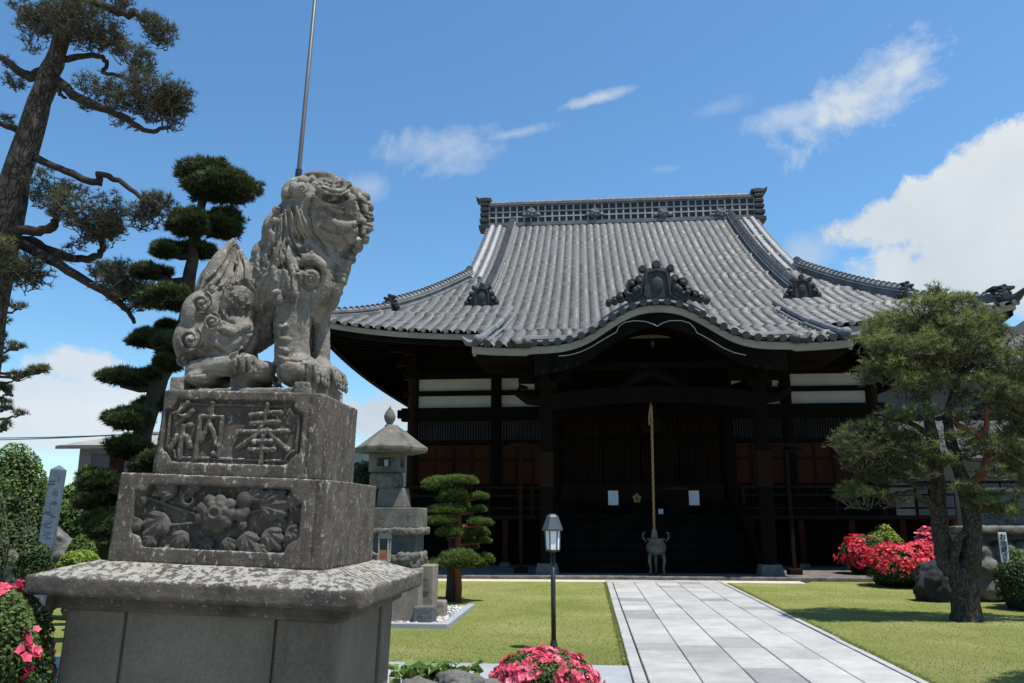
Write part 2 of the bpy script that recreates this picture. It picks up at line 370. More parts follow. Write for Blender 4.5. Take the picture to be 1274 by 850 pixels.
# ---------------------------------------------------------------- foliage helpers
def frame(d):
    d = d/np.linalg.norm(d, axis=1, keepdims=True)
    ref = np.where(np.abs(d[:, 2:3]) < .9, np.array([[0, 0, 1.]]), np.array([[1., 0, 0]]))
    u = np.cross(ref, d); u /= np.linalg.norm(u, axis=1, keepdims=True); return d, u, np.cross(d, u)
def tufts(C, D, n, length, width, spread, col):
    """needle tufts: n thin triangles from every centre, fanned round its direction"""
    N = len(C); C = np.repeat(C, n, 0); D = np.repeat(D, n, 0); col = np.repeat(col, n)
    d, u, v = frame(D); a = RNG.uniform(0, 2*np.pi, N*n)[:, None]; s = (spread*np.sqrt(RNG.uniform(.02, 1, N*n)))[:, None]
    dd = d*np.cos(s)+(u*np.cos(a)+v*np.sin(a))*np.sin(s); d2, u2, v2 = frame(dd)
    L = (length*RNG.uniform(.65, 1.1, N*n))[:, None]; ph = RNG.uniform(0, 2*np.pi, N*n)[:, None]; side = (u2*np.cos(ph)+v2*np.sin(ph))*width/2
    V = np.stack([C-side, C+side, C+dd*L], 1).reshape(-1, 3); Fq = np.arange(len(V)).reshape(-1, 3)
    return V, Fq, np.repeat(col, 3)
def leaves(C, Nrm, size, col, aspect=.5, jit=.7):
    """leaf-sized diamonds, one at every centre, facing roughly along its normal"""
    N = len(C); Nn = Nrm+RNG.normal(0, jit, (N, 3)); d, u, v = frame(Nn); a = RNG.uniform(0, 2*np.pi, N)[:, None]
    t = u*np.cos(a)+v*np.sin(a); b = np.cross(d, t); s = (size*RNG.uniform(.6, 1.2, N))[:, None]
    V = np.stack([C-t*s*.5, C+b*s*aspect*.5+d*s*.06, C+t*s*.5, C-b*s*aspect*.5+d*s*.06], 1).reshape(-1, 3)
    return V, np.arange(len(V)).reshape(-1, 4), np.repeat(col, 4)
def lump_dirs(n):
    d = RNG.normal(size=(n, 3)); return d/np.linalg.norm(d, axis=1, keepdims=True)
def lump_r(d, seed, amp=.16, k=3.0):
    r = np.random.default_rng(seed); out = np.ones(len(d))
    for i in range(6):
        q = r.normal(size=3)*k*(1+.5*i); out += amp/(1+.6*i)*np.sin(d@q+r.uniform(0, 6.28))
    return out
def join(parts):
    V, Fq, Cc, o = [], [], [], 0
    for v, f, c in parts: V.append(v); Fq.append(f+o); Cc.append(c); o += len(v)
    return np.concatenate(V), np.concatenate(Fq), np.concatenate(Cc)
# ================================================================ ground
def struct(name, mb, mat, **k):
    o = mb.build(name, mat, **k); o['kind'] = 'structure'; return o
t = NT('bare_ground'); c = t.ramp(t.noise(1.1, 8, .65), (.3, (.24, .21, .165)), (.7, (.36, .325, .265))); c = t.mix(1.0, c, t.ramp(t.noise(70, 3, .7), (.3, .7), (.7, 1.25)), 'MULTIPLY')
t.bump(t.noise(60, 4, .7), .6, .02); MT['ground'] = t.done(c, .95)
t = NT('lawn_turf'); c = t.ramp(t.noise(.55, 7, .62), (.28, (.165, .205, .048)), (.5, (.25, .27, .077)), (.72, (.35, .325, .14)))
c = t.mix(1.0, c, t.ramp(t.noise(55, 4, .75), (.25, .75), (.75, 1.2)), 'MULTIPLY'); t.bump(t.noise(120, 4, .8), 1.0, .03); MT['lawn'] = t.done(c, .9, .15)
t = NT('paving_granite'); a = t.attr('Col'); c = t.ramp(a.outputs['Fac'], (0, (.255, .255, .25)), (.45, (.36, .36, .35)), (1, (.43, .428, .415)))
c = t.mix(1.0, c, t.mix(1.0, t.ramp(t.noise(2.2, 8, .7), (.3, .74), (.68, 1.06)), t.ramp(t.noise(.6, 9, .75, None, 4.4), (.36, .84), (.56, 1.0)), 'MULTIPLY'), 'MULTIPLY'); c = t.mix(1.0, c, t.ramp(t.noise(130, 2, .6), (.3, .9), (.7, 1.08)), 'MULTIPLY')
t.bump(t.noise(60, 4, .6), .12, .008); MT['paving'] = t.done(c, .75, .3)
t = NT('blue_paving'); c = t.ramp(t.noise(2, 6, .6), (.3, (.23, .25, .27)), (.7, (.31, .33, .35))); t.bump(t.noise(60, 4, .6), .15, .01); MT['paving_blue'] = t.done(c, .75, .3)
MT['gravel'] = m_plain('white_gravel', (.35, .34, .32), (.6, .59, .56), 45, .9, 1.0, 45, bd=.03)

MT['pale_stone'] = m_plain('pale_stone_strip', (.42, .36, .27), (.52, .46, .36), 3, .9, .3, 40)
mb = MB(); n = 60; L = 900
xs = [-L, -200, -60, -30, -15, 0, 15, 30, 60, 200, L]; b = []
for y in xs:
    for x in xs: b.append((x, y+100, -.035))
k = len(xs)
mb.add(b, [(j*k+i, j*k+i+1, (j+1)*k+i+1, (j+1)*k+i) for j in range(k-1) for i in range(k-1)])
struct('ground', mb, 'ground')

def blob_poly(pts, step=.35, amp=.05):
    out = []
    for i, p in enumerate(pts):
        q = pts[(i+1) % len(pts)]; d = math.dist(p, q); m = max(1, int(d/step))
        for j in range(m):
            f = j/m; a = amp if 0 < j else 0
            out.append((p[0]+(q[0]-p[0])*f+random.uniform(-a, a), p[1]+(q[1]-p[1])*f+random.uniform(-a, a)))
    return out
PX0, PX1 = .41, 3.26                                    # kerb lines of the main path
LAWN_L = blob_poly([(-13, 9.42), (PX0-.01, 9.42), (PX0-.01, 20.75), (-3.4, 21.1), (-3.9, 20.2), (-4.6, 21.3), (-13, 22.5)])
LAWN_R = blob_poly([(PX1+.01, 2.5), (15, 2.5), (15, 19), (8.2, 21.5), (6.0, 22.6), (5.0, 20.7), (PX1+.01, 20.6)])
for nm, po in (('lawn', LAWN_L), ('lawn', LAWN_R)):
    mb = MB(); mb.prism(po, lambda p: (p[0], p[1], -.05), lambda p: (p[0], p[1], 0.0)); struct(nm, mb, 'lawn')

# the main path: rows of granite slabs between narrow kerbs
mb = MB(); edges = [.56+.52*i for i in range(6)]; slot = .006
for ci in range(5):
    y = 2.2+random.uniform(0, .5)
    while y < 21.45:
        ln = random.choice((.52, .6, .62, .75, .9, .9, 1.05)); y2 = min(y+ln, 21.5)
        tone = random.choices((random.uniform(.0, .2), random.uniform(.4, .7), random.uniform(.7, 1)), (1.5, 6, 4))[0]; h = random.uniform(-.002, .003)
        x0, x1, z1, bv = edges[ci]+slot, edges[ci+1]-slot, .018+h, .006
        vs = [(x0, y+slot, -.03), (x1, y+slot, -.03), (x1, y2-slot, -.03), (x0, y2-slot, -.03)]
        vs += [(x0, y+slot, z1-bv), (x1, y+slot, z1-bv), (x1, y2-slot, z1-bv), (x0, y2-slot, z1-bv)]
        vs += [(x0+bv, y+slot+bv, z1), (x1-bv, y+slot+bv, z1), (x1-bv, y2-slot-bv, z1), (x0+bv, y2-slot-bv, z1)]
        mb.add(vs, [(0, 1, 5, 4), (1, 2, 6, 5), (2, 3, 7, 6), (3, 0, 4, 7), (4, 5, 9, 8), (5, 6, 10, 9), (6, 7, 11, 10), (7, 4, 8, 11), (8, 9, 10, 11)], 0, tone); y = y2
struct('path', mb, 'paving')
mb = MB()
for x0, x1 in ((PX0, .545), (3.17, PX1)):
    y = 2.0
    while y < 21.4:
        y2 = y+random.uniform(.8, 1.3); mb.box(x0+random.uniform(0, .006), x1-random.uniform(0, .006), y+.006, min(y2, 21.45)-.006, -.06, .026+random.uniform(-.004, .004), 0, random.uniform(.35, .75)); y = y2
struct('path_kerb', mb, 'paving', bevel=.008)
mb = MB(); x = -9.0
while x < PX0-.05:
    x2 = min(x+random.uniform(.8, 1.2), PX0-.008)
    mb.box(x+.006, x2-.006, 8.15, 9.4, -.04, .014+random.uniform(-.003, .003)); x = x2
struct('side_path', mb, 'paving_blue', bevel=.006)

# grass blades on the nearer turf
def in_poly(x, y, po):
    po = np.asarray(po); ins = np.zeros(len(x), bool); j = len(po)-1
    for i in range(len(po)):
        xi, yi = po[i]; xj, yj = po[j]
        cnd = ((yi > y) != (yj > y)) & (x < (xj-xi)*(y-yi)/(yj-yi+1e-12)+xi); ins ^= cnd; j = i
    return ins
def blades(po, x0, x1, y0, y1, n):
    u = RNG.uniform(0, 1, n)**1.7; y = y0+(y1-y0)*u; x = RNG.uniform(x0, x1, n); k = in_poly(x, y, po); x, y = x[k], y[k]; m = len(x)
    Cc = np.stack([x, y, np.full(m, -.003)], 1); D = np.tile([[0, 0, 1.]], (m, 1))+RNG.normal(0, .5, (m, 3)); D[:, 2] = np.abs(D[:, 2])+.3
    return tufts(Cc, D, 4, .02, .006, .6, RNG.uniform(0, 1, m))
MT['blade'] = m_leaf('grass_blades', (.21, .25, .058), (.255, .28, .08), (.34, .32, .125), .5)
V, Fq, cc = join([blades(LAWN_L, -4.2, PX0, 9.4, 20, 15000), blades(LAWN_R, PX1, 8.5, 8.2, 20, 18000)])
link('grass', np_mesh('grass', V, Fq, cc), 'blade')['kind'] = 'stuff'
# taller unmown tufts along the kerbs
Cc, D = [], []
for x, y0, y1, n in ((PX0-.035, 9.5, 20.7, 420), (PX1+.035, 7.5, 20.5, 700)):
    for i in range(n): Cc.append((x+random.uniform(-.03, .03), random.uniform(y0, y1), 0)); D.append((random.uniform(-.3, .3), random.uniform(-.3, .3), 1))
V, Fq, cc = tufts(np.array(Cc), np.array(D), 8, .06, .008, .9, RNG.uniform(.1, .9, len(Cc)))
link('grass', np_mesh('grass', V, Fq, cc), 'blade')['kind'] = 'stuff'

# hills far behind
mb = MB(); A = np.linspace(-75, 75, 160); rows = []
for j, (dd, hf) in enumerate(((420, 0.0), (520, .55), (640, 1.0), (760, .4))):
    for a in A:
        e = np.interp(a, [-75, -40, -25, -14, -6, 8, 18, 24, 28, 34, 50, 75], [2.6, 1.2, 1.0, 5.6, 6.5, 6.5, 8.5, 11.3, 11.6, 10, 8, 5])
        e += .35*math.sin(a*.9)+.22*math.sin(a*2.3+1)+.12*math.sin(a*5.1)
        z = 640*math.tan(R(max(e, .3)))*hf*(1+.12*math.sin(a*1.7+j*2)*(hf < 1)); mb.v.append((dd*math.sin(R(a)), dd*math.cos(R(a)), z-.05*(hf == 0))); mb.c.append(.5)
m = len(A)
for j in range(3):
    for i in range(m-1): mb.f.append((j*m+i, j*m+i+1, (j+1)*m+i+1, (j+1)*m+i)); mb.mi.append(0)
t = NT('hazy_forest_hill'); c = t.ramp(t.noise(.03, 9, .7), (.3, (.03, .05, .055)), (.7, (.06, .085, .085))); t.bump(t.noise(.09, 8, .7), 1.0, 6); MT['hill'] = t.done(c, .95, .05)  # distance haze mixed into the forest colour as blue
struct('hills', mb, 'hill', smooth=True)

# ================================================================ temple hall
XC, YR, TE, TK = 1.9, 39.5, 16.3, 18.8
ZR, A1, A2 = 16.3, .74, .0099
def zf(t): return ZR-A1*t+A2*t*t
HT = [0, 8.1, 9.7, 11.4, 13, 14.6, 16.3]; HW = [6.6, 6.6, 7.2, 7.8, 8.42, 9.25, 10.3]
def wf(t): return np.interp(t, HT, HW)
def tf_(s): return np.interp(s, HW[1:], HT[1:])
def lift_f(x, t): return .62*(np.abs(x)/wf(t))**4*np.clip(t/TE, 0, 1.05)**6
def lift_s(y, s): tt = tf_(s); return .62*np.clip(np.abs(y)/tt, 0, 1)**4*(tt/TE)**6
TW = .34
def wave(u):
    u = u % 1.0; return np.where(u < .8,      .036*np.sin(np.pi*np.clip(u/.8, 0, 1))**.6, -.055*np.sin(np.pi*(u-.8)/.2))
US = np.array([0, .06, .16, .28, .4, .52, .64, .74, .8, .9])
hall = thing('temple_hall', 'large dark wooden temple hall with a sweeping grey tiled roof and curved porch gable', 'temple', (XC, 22.0, 0))
PI = math.pi
def courses(t0, t1, c):
    k = int(round((t1-t0)/c)); tt, fr, ix = [], [], []
    for i in range(k):
        a, b2 = t0+(t1-t0)*i/k, t0+(t1-t0)*(i+1)/k; tt += [a+1e-4, b2-1e-4]; e = .042 if i % 9 else .13
        fr += [0.0, e]; ix += [i+.001, i+.999]
    return np.array(tt), np.array(fr), np.array(ix)
def tile_sheet(name, xw, t0, t1, c, zfun, inside, place, parent, fine=True):
    """tiled slope: wavy pans across, stepped courses down; zfun(x,t), inside(x,t), place(x,t,z)->world"""
    nt_ = int(xw*2/TW)+1; base = -nt_*TW/2
    X = (np.arange(nt_)[:, None]*TW+US[None, :]*TW).ravel()+base; U = (np.arange(nt_)[:, None]+US[None, :]).ravel()
    tt, fr, ix = courses(t0, t1, c)
    XX, TT = np.meshgrid(X, tt); FR = np.repeat(fr[:, None], len(X), 1); UU, IX = np.meshgrid(U, ix)
    jit = RNG.normal(0, .006, (len(tt)//2+1, nt_+1)); J = jit[np.clip(IX.astype(int), 0, None), np.clip(UU.astype(int), 0, nt_)]
    Z = zfun(XX, TT)+wave(UU)+FR+J
    V = place(XX, TT, Z).reshape(-1, 3); nx, ny = len(X), len(tt)
    i, j = np.meshgrid(np.arange(nx-1), np.arange(ny-1)); a = (j*nx+i).ravel()
    Fq = np.stack([a, a+1, a+1+nx, a+nx], 1)
    cx = (XX.ravel()[Fq].mean(1)); ct = TT.ravel()[Fq].mean(1); k = inside(cx, ct); Fq = Fq[k]
    UV = np.stack([UU.ravel()+.0005, IX.ravel()], 1)
    used = np.unique(Fq); rm = -np.ones(len(V), int); rm[used] = np.arange(len(used))
    me = np_mesh(name, V[used], rm[Fq], None, UV[used]); return link(name, me, 'tile', parent)
def place_f(x, t, z): return np.stack([XC+x, YR-t, z], -1)
def place_b(x, t, z): return np.stack([XC-x, YR+t, z], -1)
roof = tile_sheet('main_roof', 10.4, 0, TE, .30, lambda x, t: zf(t)+lift_f(x, t)*(t > 6), lambda x, t: np.abs(x) <= wf(t)+.05, place_f, hall)
tile_sheet('main_roof', 10.4, 0, TE, .30, lambda x, t: zf(t)+lift_f(x, t)*(t > 6), lambda x, t: np.abs(x) <= wf(t)+.05, place_b, hall)
for sg in (-1, 1):
    tile_sheet('main_roof', TE, 6.6, 10.3, .17, lambda y, s: zf(tf_(s))+lift_s(y, s), lambda y, s: np.abs(y) <= tf_(s)+.05,
               lambda y, s, z, sg=sg: np.stack([XC+sg*s, YR+sg*y, z], -1), hall)
def surf(x, t): return Vector((XC+x, YR-t, float(zf(t)+(lift_f(x, t) if t > 6 else 0))))
# eave board (white), rafters, soffit: loops round the eave
def eave_pt(u, side):
    if side == 0: return Vector((XC+u*10.3, YR-TE, float(zf(TE)+lift_f(u*10.3, TE)))), Vector((0, -1, 0))
    if side == 1: return Vector((XC+10.3, YR+u*TE, float(zf(TE)+lift_s(u*TE, 10.3)))), Vector((1, 0, 0))
    if side == 2: return Vector((XC-u*10.3, YR+TE, float(zf(TE)+lift_f(u*10.3, TE)))), Vector((0, 1, 0))
    return Vector((XC-10.3, YR-u*TE, float(zf(TE)+lift_s(u*TE, 10.3)))), Vector((-1, 0, 0))
def loop_pts(inset, dz, n=40):
    out = []
    for sd in range(4):
        for i in range(n):
            u = -1+2*i/n; p, nn = eave_pt(u, sd); hx, hy = 10.3, TE
            x = XC+(p.x-XC)*(hx-inset)/hx; y = YR+(p.y-YR)*(hy-inset)/hy; out.append(Vector((x, y, p.z+dz)))
    return out
def loop_strip(name, a, b, mat, parent):
    mb = MB(); n = len(a); mb.v = [tuple(v) for v in a]+[tuple(v) for v in b]; mb.c = [.5]*2*n
    for i in range(n): mb.f.append((i, (i+1) % n, n+(i+1) % n, n+i)); mb.mi.append(0)
    return mb.build(name, mat, parent)
def loop_band(name, rings, mat, parent):
    mb = MB(); n = len(rings[0]); k = len(rings)
    for r in rings: mb.v += [tuple(v) for v in r]; mb.c += [.5]*n
    for q in range(k):
        a, b2 = q*n, ((q+1) % k)*n
        for i in range(n): mb.f.append((a+i, a+(i+1) % n, b2+(i+1) % n, b2+i)); mb.mi.append(0)
    return mb.build(name, mat, parent)
loop_band('eave_board', [loop_pts(.10, -.035), loop_pts(.10, -.2), loop_pts(.2, -.2), loop_pts(.2, -.035)], 'white_board', roof)
loop_band('eave_beam', [loop_pts(.16, -.2), loop_pts(.16, -.36), loop_pts(.34, -.36), loop_pts(.34, -.2)], 'wood', roof)
# soffit: plain boards sloping up to the walls
WX0, WX1, WY0, WY1 = -6.02, 9.4, 27.3, 51.7
mb = MB(); a = loop_pts(.2, -.2); n = len(a); bpts = []
for i, p in enumerate(a):
    fx = (p.x-XC)/10.1; fy = (p.y-YR)/(TE-.2); q = Vector(((WX0+WX1)/2+fx*(WX1-WX0)/2, (WY0+WY1)/2+fy*(WY1-WY0)/2, 7.55)); bpts.append(q)
mb.v = [tuple(v) for v in a]+[tuple(v) for v in bpts]; mb.c = [.5]*2*n
for i in range(n): mb.f.append((i, (i+1) % n, n+(i+1) % n, n+i)); mb.mi.append(0)
mb.build('soffit', 'wood', roof)
mb = MB()
for i in range(n):
    for f in (0, .5):
        p = a[i].lerp(a[(i+1) % n], f); q = bpts[i].lerp(bpts[(i+1) % n], f)
        d = (q-p); s_ = d.cross(Vector((0, 0, 1))).normalized()*.045; e = Vector((0, 0, -.11)); o = Vector((0, 0, -.004))
        p2 = p+d*.02; q2 = p+d*.98
        mb.add([p2-s_+o, p2+s_+o, p2+s_+e, p2-s_+e, q2-s_+o, q2+s_+o, q2+s_+e, q2-s_+e], [(0, 1, 2, 3), (7, 6, 5, 4), (0, 4, 5, 1), (1, 5, 6, 2), (2, 6, 7, 3), (3, 7, 4, 0)])
mb.build('rafters', 'wood', roof)
# round tile ends along the front and side eaves
mb = MB()
for sd in (0, 1, 3):
    hx = 10.3 if sd == 0 else TE; k = int(2*hx/TW)
    for i in range(k):
        u = -1+2*(i+.5)/k; p, nn = eave_pt(u, sd); mb.tube([p+nn*-.12+Vector((0, 0, .035)), p+nn*.03+Vector((0, 0, .03))], .072, 8)
mb.build('eave_tiles', 'tile_ridge', roof)['kind'] = 'stuff'

def section(wd, ht):                       # profile of a stacked ridge: flared courses and a round cap
    h = wd/2; return [(-h*1.05, -.12), (-h*1.05, .06), (-h*.78, .08), (-h*.78, ht*.5), (-h*.92, ht*.52), (-h*.92, ht*.6), (-h*.7, ht*.62), (-h*.7, ht*.8), (-h*.4, ht*.97), (0, ht*1.06),
                      (h*.4, ht*.97), (h*.7, ht*.8), (h*.7, ht*.62), (h*.92, ht*.6), (h*.92, ht*.52), (h*.78, ht*.5), (h*.78, .08), (h*1.05, .06), (h*1.05, -.12)]
def ridge(name, pts, wd, ht, mat, parent, beads=.26):
    mb = MB(); k = len(pts); offs = []
    for i in range(k):
        d = (pts[min(i+1, k-1)]-pts[max(i-1, 0)]); d.z = 0; sd = Vector((d.y, -d.x, 0)).normalized()
        offs.append([sd*x+Vector((0, 0, z)) for x, z in section(wd, ht)])
    mb.ribbon(pts, offs)
    L = 0.0; nxt = 0.0
    for i in range(k-1):                    # lips of the cap tiles
        d = pts[i+1]-pts[i]; l = d.length
        while nxt < L+l:
            p = pts[i]+d*((nxt-L)/l); dd = d.normalized(); u = dd.cross(Vector((0, 0, 1))).normalized()
            c = p+Vector((0, 0, ht*.86)); q = []
            mb.tube([c-dd*.02, c+dd*.02], wd*.36, 8); nxt += beads
        L += l
    return mb.build(name, mat, parent)
def oni(mb, c, s, facing=Vector((0, -1, 0))):
    """ridge-end ornament: arched shield with a mask boss, side scrolls, knobs on top and fins at the foot"""
    f = facing.normalized(); r = f.cross(Vector((0, 0, 1))).normalized()*-1; z = Vector((0, 0, 1))
    w_ = lambda a, b, d: Vector(c)+r*(a*s)+z*(b*s)+f*(d*s)
    poly = [(-.46, 0), (-.40, .3), (-.38, .72), (-.33, .86), (-.15, .88), (0, .95), (.15, .88), (.33, .86), (.38, .72), (.40, .3), (.46, 0)]
    mb.prism(poly, lambda p: w_(p[0], p[1], -.12), lambda p: w_(p[0], p[1], .12))
    mb.tube([w_(-.36, .05, .12), w_(-.31, .6, .13), w_(-.26, .76, .13), w_(0, .82, .14), w_(.26, .76, .13), w_(.31, .6, .13), w_(.36, .05, .12)], .05*s, 6)
    mb.ball(w_(0, .4, .1), (.2*s, .08*s, .28*s))
    for a, b2, q in ((0, 1.0, .14), (-.40, .88, .12), (.40, .88, .12)): mb.ball(w_(a, b2, .02), q*s, 10, 7); mb.tube([w_(a, b2, -.1), w_(a, b2, .16)], q*.8*s, 8)
    for sg in (-1, 1):
        for a, b2, q in ((.55, .28, .2), (.72, .1, .15), (.5, .55, .13)): mb.tube([w_(sg*a, b2, -.1), w_(sg*a, b2, .12)], q*s, 10); mb.ball(w_(sg*a, b2, .12), q*.55*s, 8, 6)
    mb.prism([(-.85, -.1), (-.8, .06), (.8, .06), (.85, -.1), (.3, -.16), (0, -.1), (-.3, -.16)], lambda p: w_(p[0], p[1], -.1), lambda p: w_(p[0], p[1], .1))
    return mb
# main ridge: openwork of pale tiles over a dark core
RX = 6.75; ZB, ZT = 16.22, 17.42
mr = MB().box(XC-RX, XC+RX, YR-.2, YR+.2, ZB-.25, ZT-.1).build('main_ridge', 'tile_dark', roof)
mb = MB()
for z0, z1, d in ((ZB-.1, ZB+.06, .34), (ZB+.06, ZB+.12, .27), (ZT-.22, ZT-.14, .27), (ZT-.14, ZT-.06, .32)): mb.box(XC-RX, XC+RX, YR-d, YR+d, z0, z1)
mb.tube([(XC-RX-.1, YR, ZT), (XC+RX+.1, YR, ZT)], .17, 10)
for i in range(int(2*RX/.3)): mb.tube([(XC-RX+i*.3, YR, ZT), (XC-RX+i*.3+.05, YR, ZT)], .19, 10)
mb.build('ridge_cap', 'tile_ridge', roof)
mb = MB(); nz = 3
for i in range(1, nz): z = ZB+.12+(ZT-.34-ZB)*i/nz; mb.box(XC-RX+.02, XC+RX-.02, YR-.245, YR-.19, z-.035, z+.035); mb.box(XC-RX+.02, XC+RX-.02, YR+.19, YR+.245, z-.028, z+.028)
k = 37
for i in range(k+1):
    x = XC-RX+.05+(2*RX-.1)*i/k
    for y in (-.24, .185): mb.box(x-.04, x+.04, YR+y, YR+y+.055, ZB+.1, ZT-.2)
mb.build('ridge_lattice', 'tile_pale', roof)
for px in (661, 740, 825, 896):
    c = P(px, 265, YR-.3); mb = MB()
    mb.tube([(c.x, YR-.18, c.z), (c.x, YR-.36, c.z)], .27, 14); mb.ball((c.x, YR-.36, c.z), (.2, .1, .2))
    for q in range(5): a = q*1.2566; mb.ball((c.x+.17*math.cos(a), YR-.38, c.z+.17*math.sin(a)), .075, 8, 6)
    mb.ball((c.x-.33, YR-.25, c.z-.08), (.16, .1, .1)); mb.ball((c.x+.33, YR-.25, c.z-.08), (.16, .1, .1))
    mb.build('ridge_crest', 'tile_ridge', roof)
for sg in (-1, 1):
    mb = MB(); x = XC+sg*(RX+.18)
    for i, (z, wd, h) in enumerate(((16.05, .46, .3), (16.42, .40, .26), (16.74, .36, .22), (17.02, .34, .22), (17.3, .36, .2), (17.52, .46, .14))):
        mb.box(x-wd*.62, x+wd*.62, YR-.42, YR+.42, z-.05, z+h*.55); mb.box(x-wd*.4, x+wd*.4, YR-.34, YR+.34, z+h*.55-.01, z+h+.07)
    mb.prism([(-.3, 17.58), (-.34, 17.72), (.30, 17.72), (.46, 17.84), (.42, 17.58)], lambda p: (x+sg*p[0], YR-.3, p[1]), lambda p: (x+sg*p[0], YR+.3, p[1]))
    mb.build('ridge_end_tile', 'tile_dark', roof, bevel=.02)
    # descending ridges, verge rolls, hip ridges with their end ornaments
    for dirn in (1, -1):
        pts = [Vector((XC+sg*5.5, YR-dirn*t_, zf(t_)+.02)) for t_ in np.linspace(.2, 11.9, 30)]
        ridge('descending_ridge', pts, .42, .44, 'tile_ridge', roof)
        for off, rr in ((6.12, .10), (6.5, .12)):
            mb = MB(); mb.tube([(XC+sg*off, YR-dirn*t_, zf(t_)+.08) for t_ in np.linspace(.4, 8.1, 24)], rr, 8); mb.build('verge_roll', 'tile_pale', roof)
        mb = MB()
        for t_ in np.arange(.3, 8.2, .27): p = Vector((XC+sg*6.66, YR-dirn*t_, zf(t_)-.02)); mb.tube([p, p+Vector((sg*.14, 0, -.02))], .1, 8)
        mb.build('verge_tiles', 'tile_ridge', roof)
        pts = []
        for t_ in np.linspace(7.6, 15.9, 30): x_ = float(wf(t_)); pts.append(Vector((XC+sg*x_, YR-dirn*t_, float(zf(t_)+.62*min(t_/TE, 1)**6*(t_ > 6)))))
        pa = [p for p in pts if abs(p.y-YR) <= 13.1]; pb = [p+Vector((0, 0, 0)) for p in pts if abs(p.y-YR) >= 12.9]
        ridge('hip_ridge', pa, .40, .42, 'tile_ridge', roof); ridge('hip_ridge', pb, .34, .26, 'tile_ridge', roof)
        if dirn == 1:
            mb = MB(); oni(mb, Vector((XC+sg*5.5, YR-12.05, zf(12)+.02)), .72); mb.build('ridge_end_tile', 'tile_dark', roof)
            d = (pts[-1]-pts[-8]); d.z = 0; d.normalize(); p = pa[-1]
            mb = MB(); oni(mb, p+d*.15+Vector((0, 0, -.02)), .5, d); mb.build('ridge_end_tile', 'tile_dark', roof)
            p = pts[-1]; mb = MB(); oni(mb, p+d*.05+Vector((0, 0, .05)), .42, d)
            mb.tube([p+d*.1+Vector((0, 0, .0)), p+d*.4+Vector((0, 0, .06)), p+d*.68+Vector((0, 0, .25))], [.16, .13, .05], 8)
            mb.box(p.x-.3, p.x+.3, p.y-.1, p.y+.35, p.z+.38, p.z+.46); mb.build('corner_tile', 'tile_dark', roof)
    # gable wall under the verge
    mb = MB(); x = XC+sg*6.15; pl = [(t_, zf(abs(t_))-.12) for t_ in np.linspace(-8.3, 8.3, 30)]+[(8.3, 9.6), (-8.3, 9.6)]
    mb.prism(pl, lambda p: (x-.05, YR-p[0], p[1]), lambda p: (x+.05, YR-p[0], p[1])); mb.build('gable_wall', 'wood', hall)

# ---------------------------------------------------------------- porch roof with its curved gable
KW = 4.87; YK = YR-TK
KX = [0, .35, .68, 1.09, 1.5, 1.91, 2.42, 2.9, 3.35]; KH = [1.06, 1.045, .95, .73, .45, .2, .05, .01, 0.0]
def kprof(x):
    x = np.abs(x); xs_ = np.linspace(0, 3.35, 60)
    ys = np.interp(xs_, KX, KH); ys = np.convolve(np.pad(ys, 4, mode='edge'), np.ones(9)/9, 'valid'); return np.where(x < 3.35, np.interp(x, xs_, ys), -9)+5.93
def zk(x, t):
    s_ = zf(t)+.0*x; e = .10*(np.abs(x)/KW)**6*np.clip((t-15)/4, 0, 1); return np.maximum(s_, kprof(x)+(TK-t)*.04)+e+.03
porch = tile_sheet('porch_roof', KW, TE-1.6, TK, .35, zk, lambda x, t: (np.abs(x) <= KW) & ((t > TE-.1) | (kprof(x) > zf(t)-.02)), place_f, hall)
def kz(x, t=TK): return float(zk(np.array([x*1.0]), np.array([t*1.0]))[0])
XS = np.linspace(-KW, KW, 90)
def kband(name, za, zb, y0, y1, mat, xa=KW, par=porch):
    mb = MB(); pts = [x for x in XS if abs(x) <= xa+.01]; n = len(pts)
    mb.ribbon([Vector((XC+x, 0, kz(x))) for x in pts], [[Vector((0, y0, za)), Vector((0, y1, za)), Vector((0, y1, zb)), Vector((0, y0, zb))] for x in pts])
    return mb.build(name, mat, par)
kband('eave_board', -.03, -.22, YK+.06, YK+.16, 'white_board')
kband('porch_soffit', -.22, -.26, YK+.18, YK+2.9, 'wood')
mb = MB()                                   # dark bargeboard with a cusped lower edge
def cusp(x):
    x = abs(x)
    return kz(x)-.22-(.30+.34*max(0, 1-x/1.3)*abs(math.sin(min(x, 1.3)/1.3*math.pi))*.35 + (.16 if 1.15 < x < 1.5 else 0)*0 + .25*min(1, x/3.2))
pts = [x for x in XS if abs(x) <= 3.3]
mb.ribbon([Vector((XC+x, 0, 0)) for x in pts], [[Vector((0, YK+.12, kz(x)-.19)), Vector((0, YK+.2, kz(x)-.19)), Vector((0, YK+.2, cusp(x))), Vector((0, YK+.12, cusp(x)))] for x in pts])
mb.build('bargeboard', 'wood', porch)
def trim(pxs):
    pts = [P(x, y, YK+.1) for x, y in pxs]; mb = MB(); mb.tube(pts, .013, 6); return mb.build('gable_trim', 'tile_pale', porch)
trim([(818, 406), (812, 403), (803, 400), (790, 399), (778, 401), (770, 406), (767, 413), (760, 417), (748, 424), (735, 432), (722, 438), (708, 442), (695, 443)])
trim([(818, 406), (824, 402), (834, 399), (848, 399), (858, 402), (864, 408), (867, 414), (875, 418), (887, 425), (900, 433), (914, 439), (928, 442)])
mb = MB(); c = P(812, 429, YK+.15); mb.tube([c+Vector((0, 0, .12)), c, c-Vector((0, 0, .1))], [.02, .05, .015], 8); mb.build('gable_pendant', 'wood_mid', porch)
mb = MB(); x = -KW+.1                        # round tile ends and a roll of tiles along the curved edge
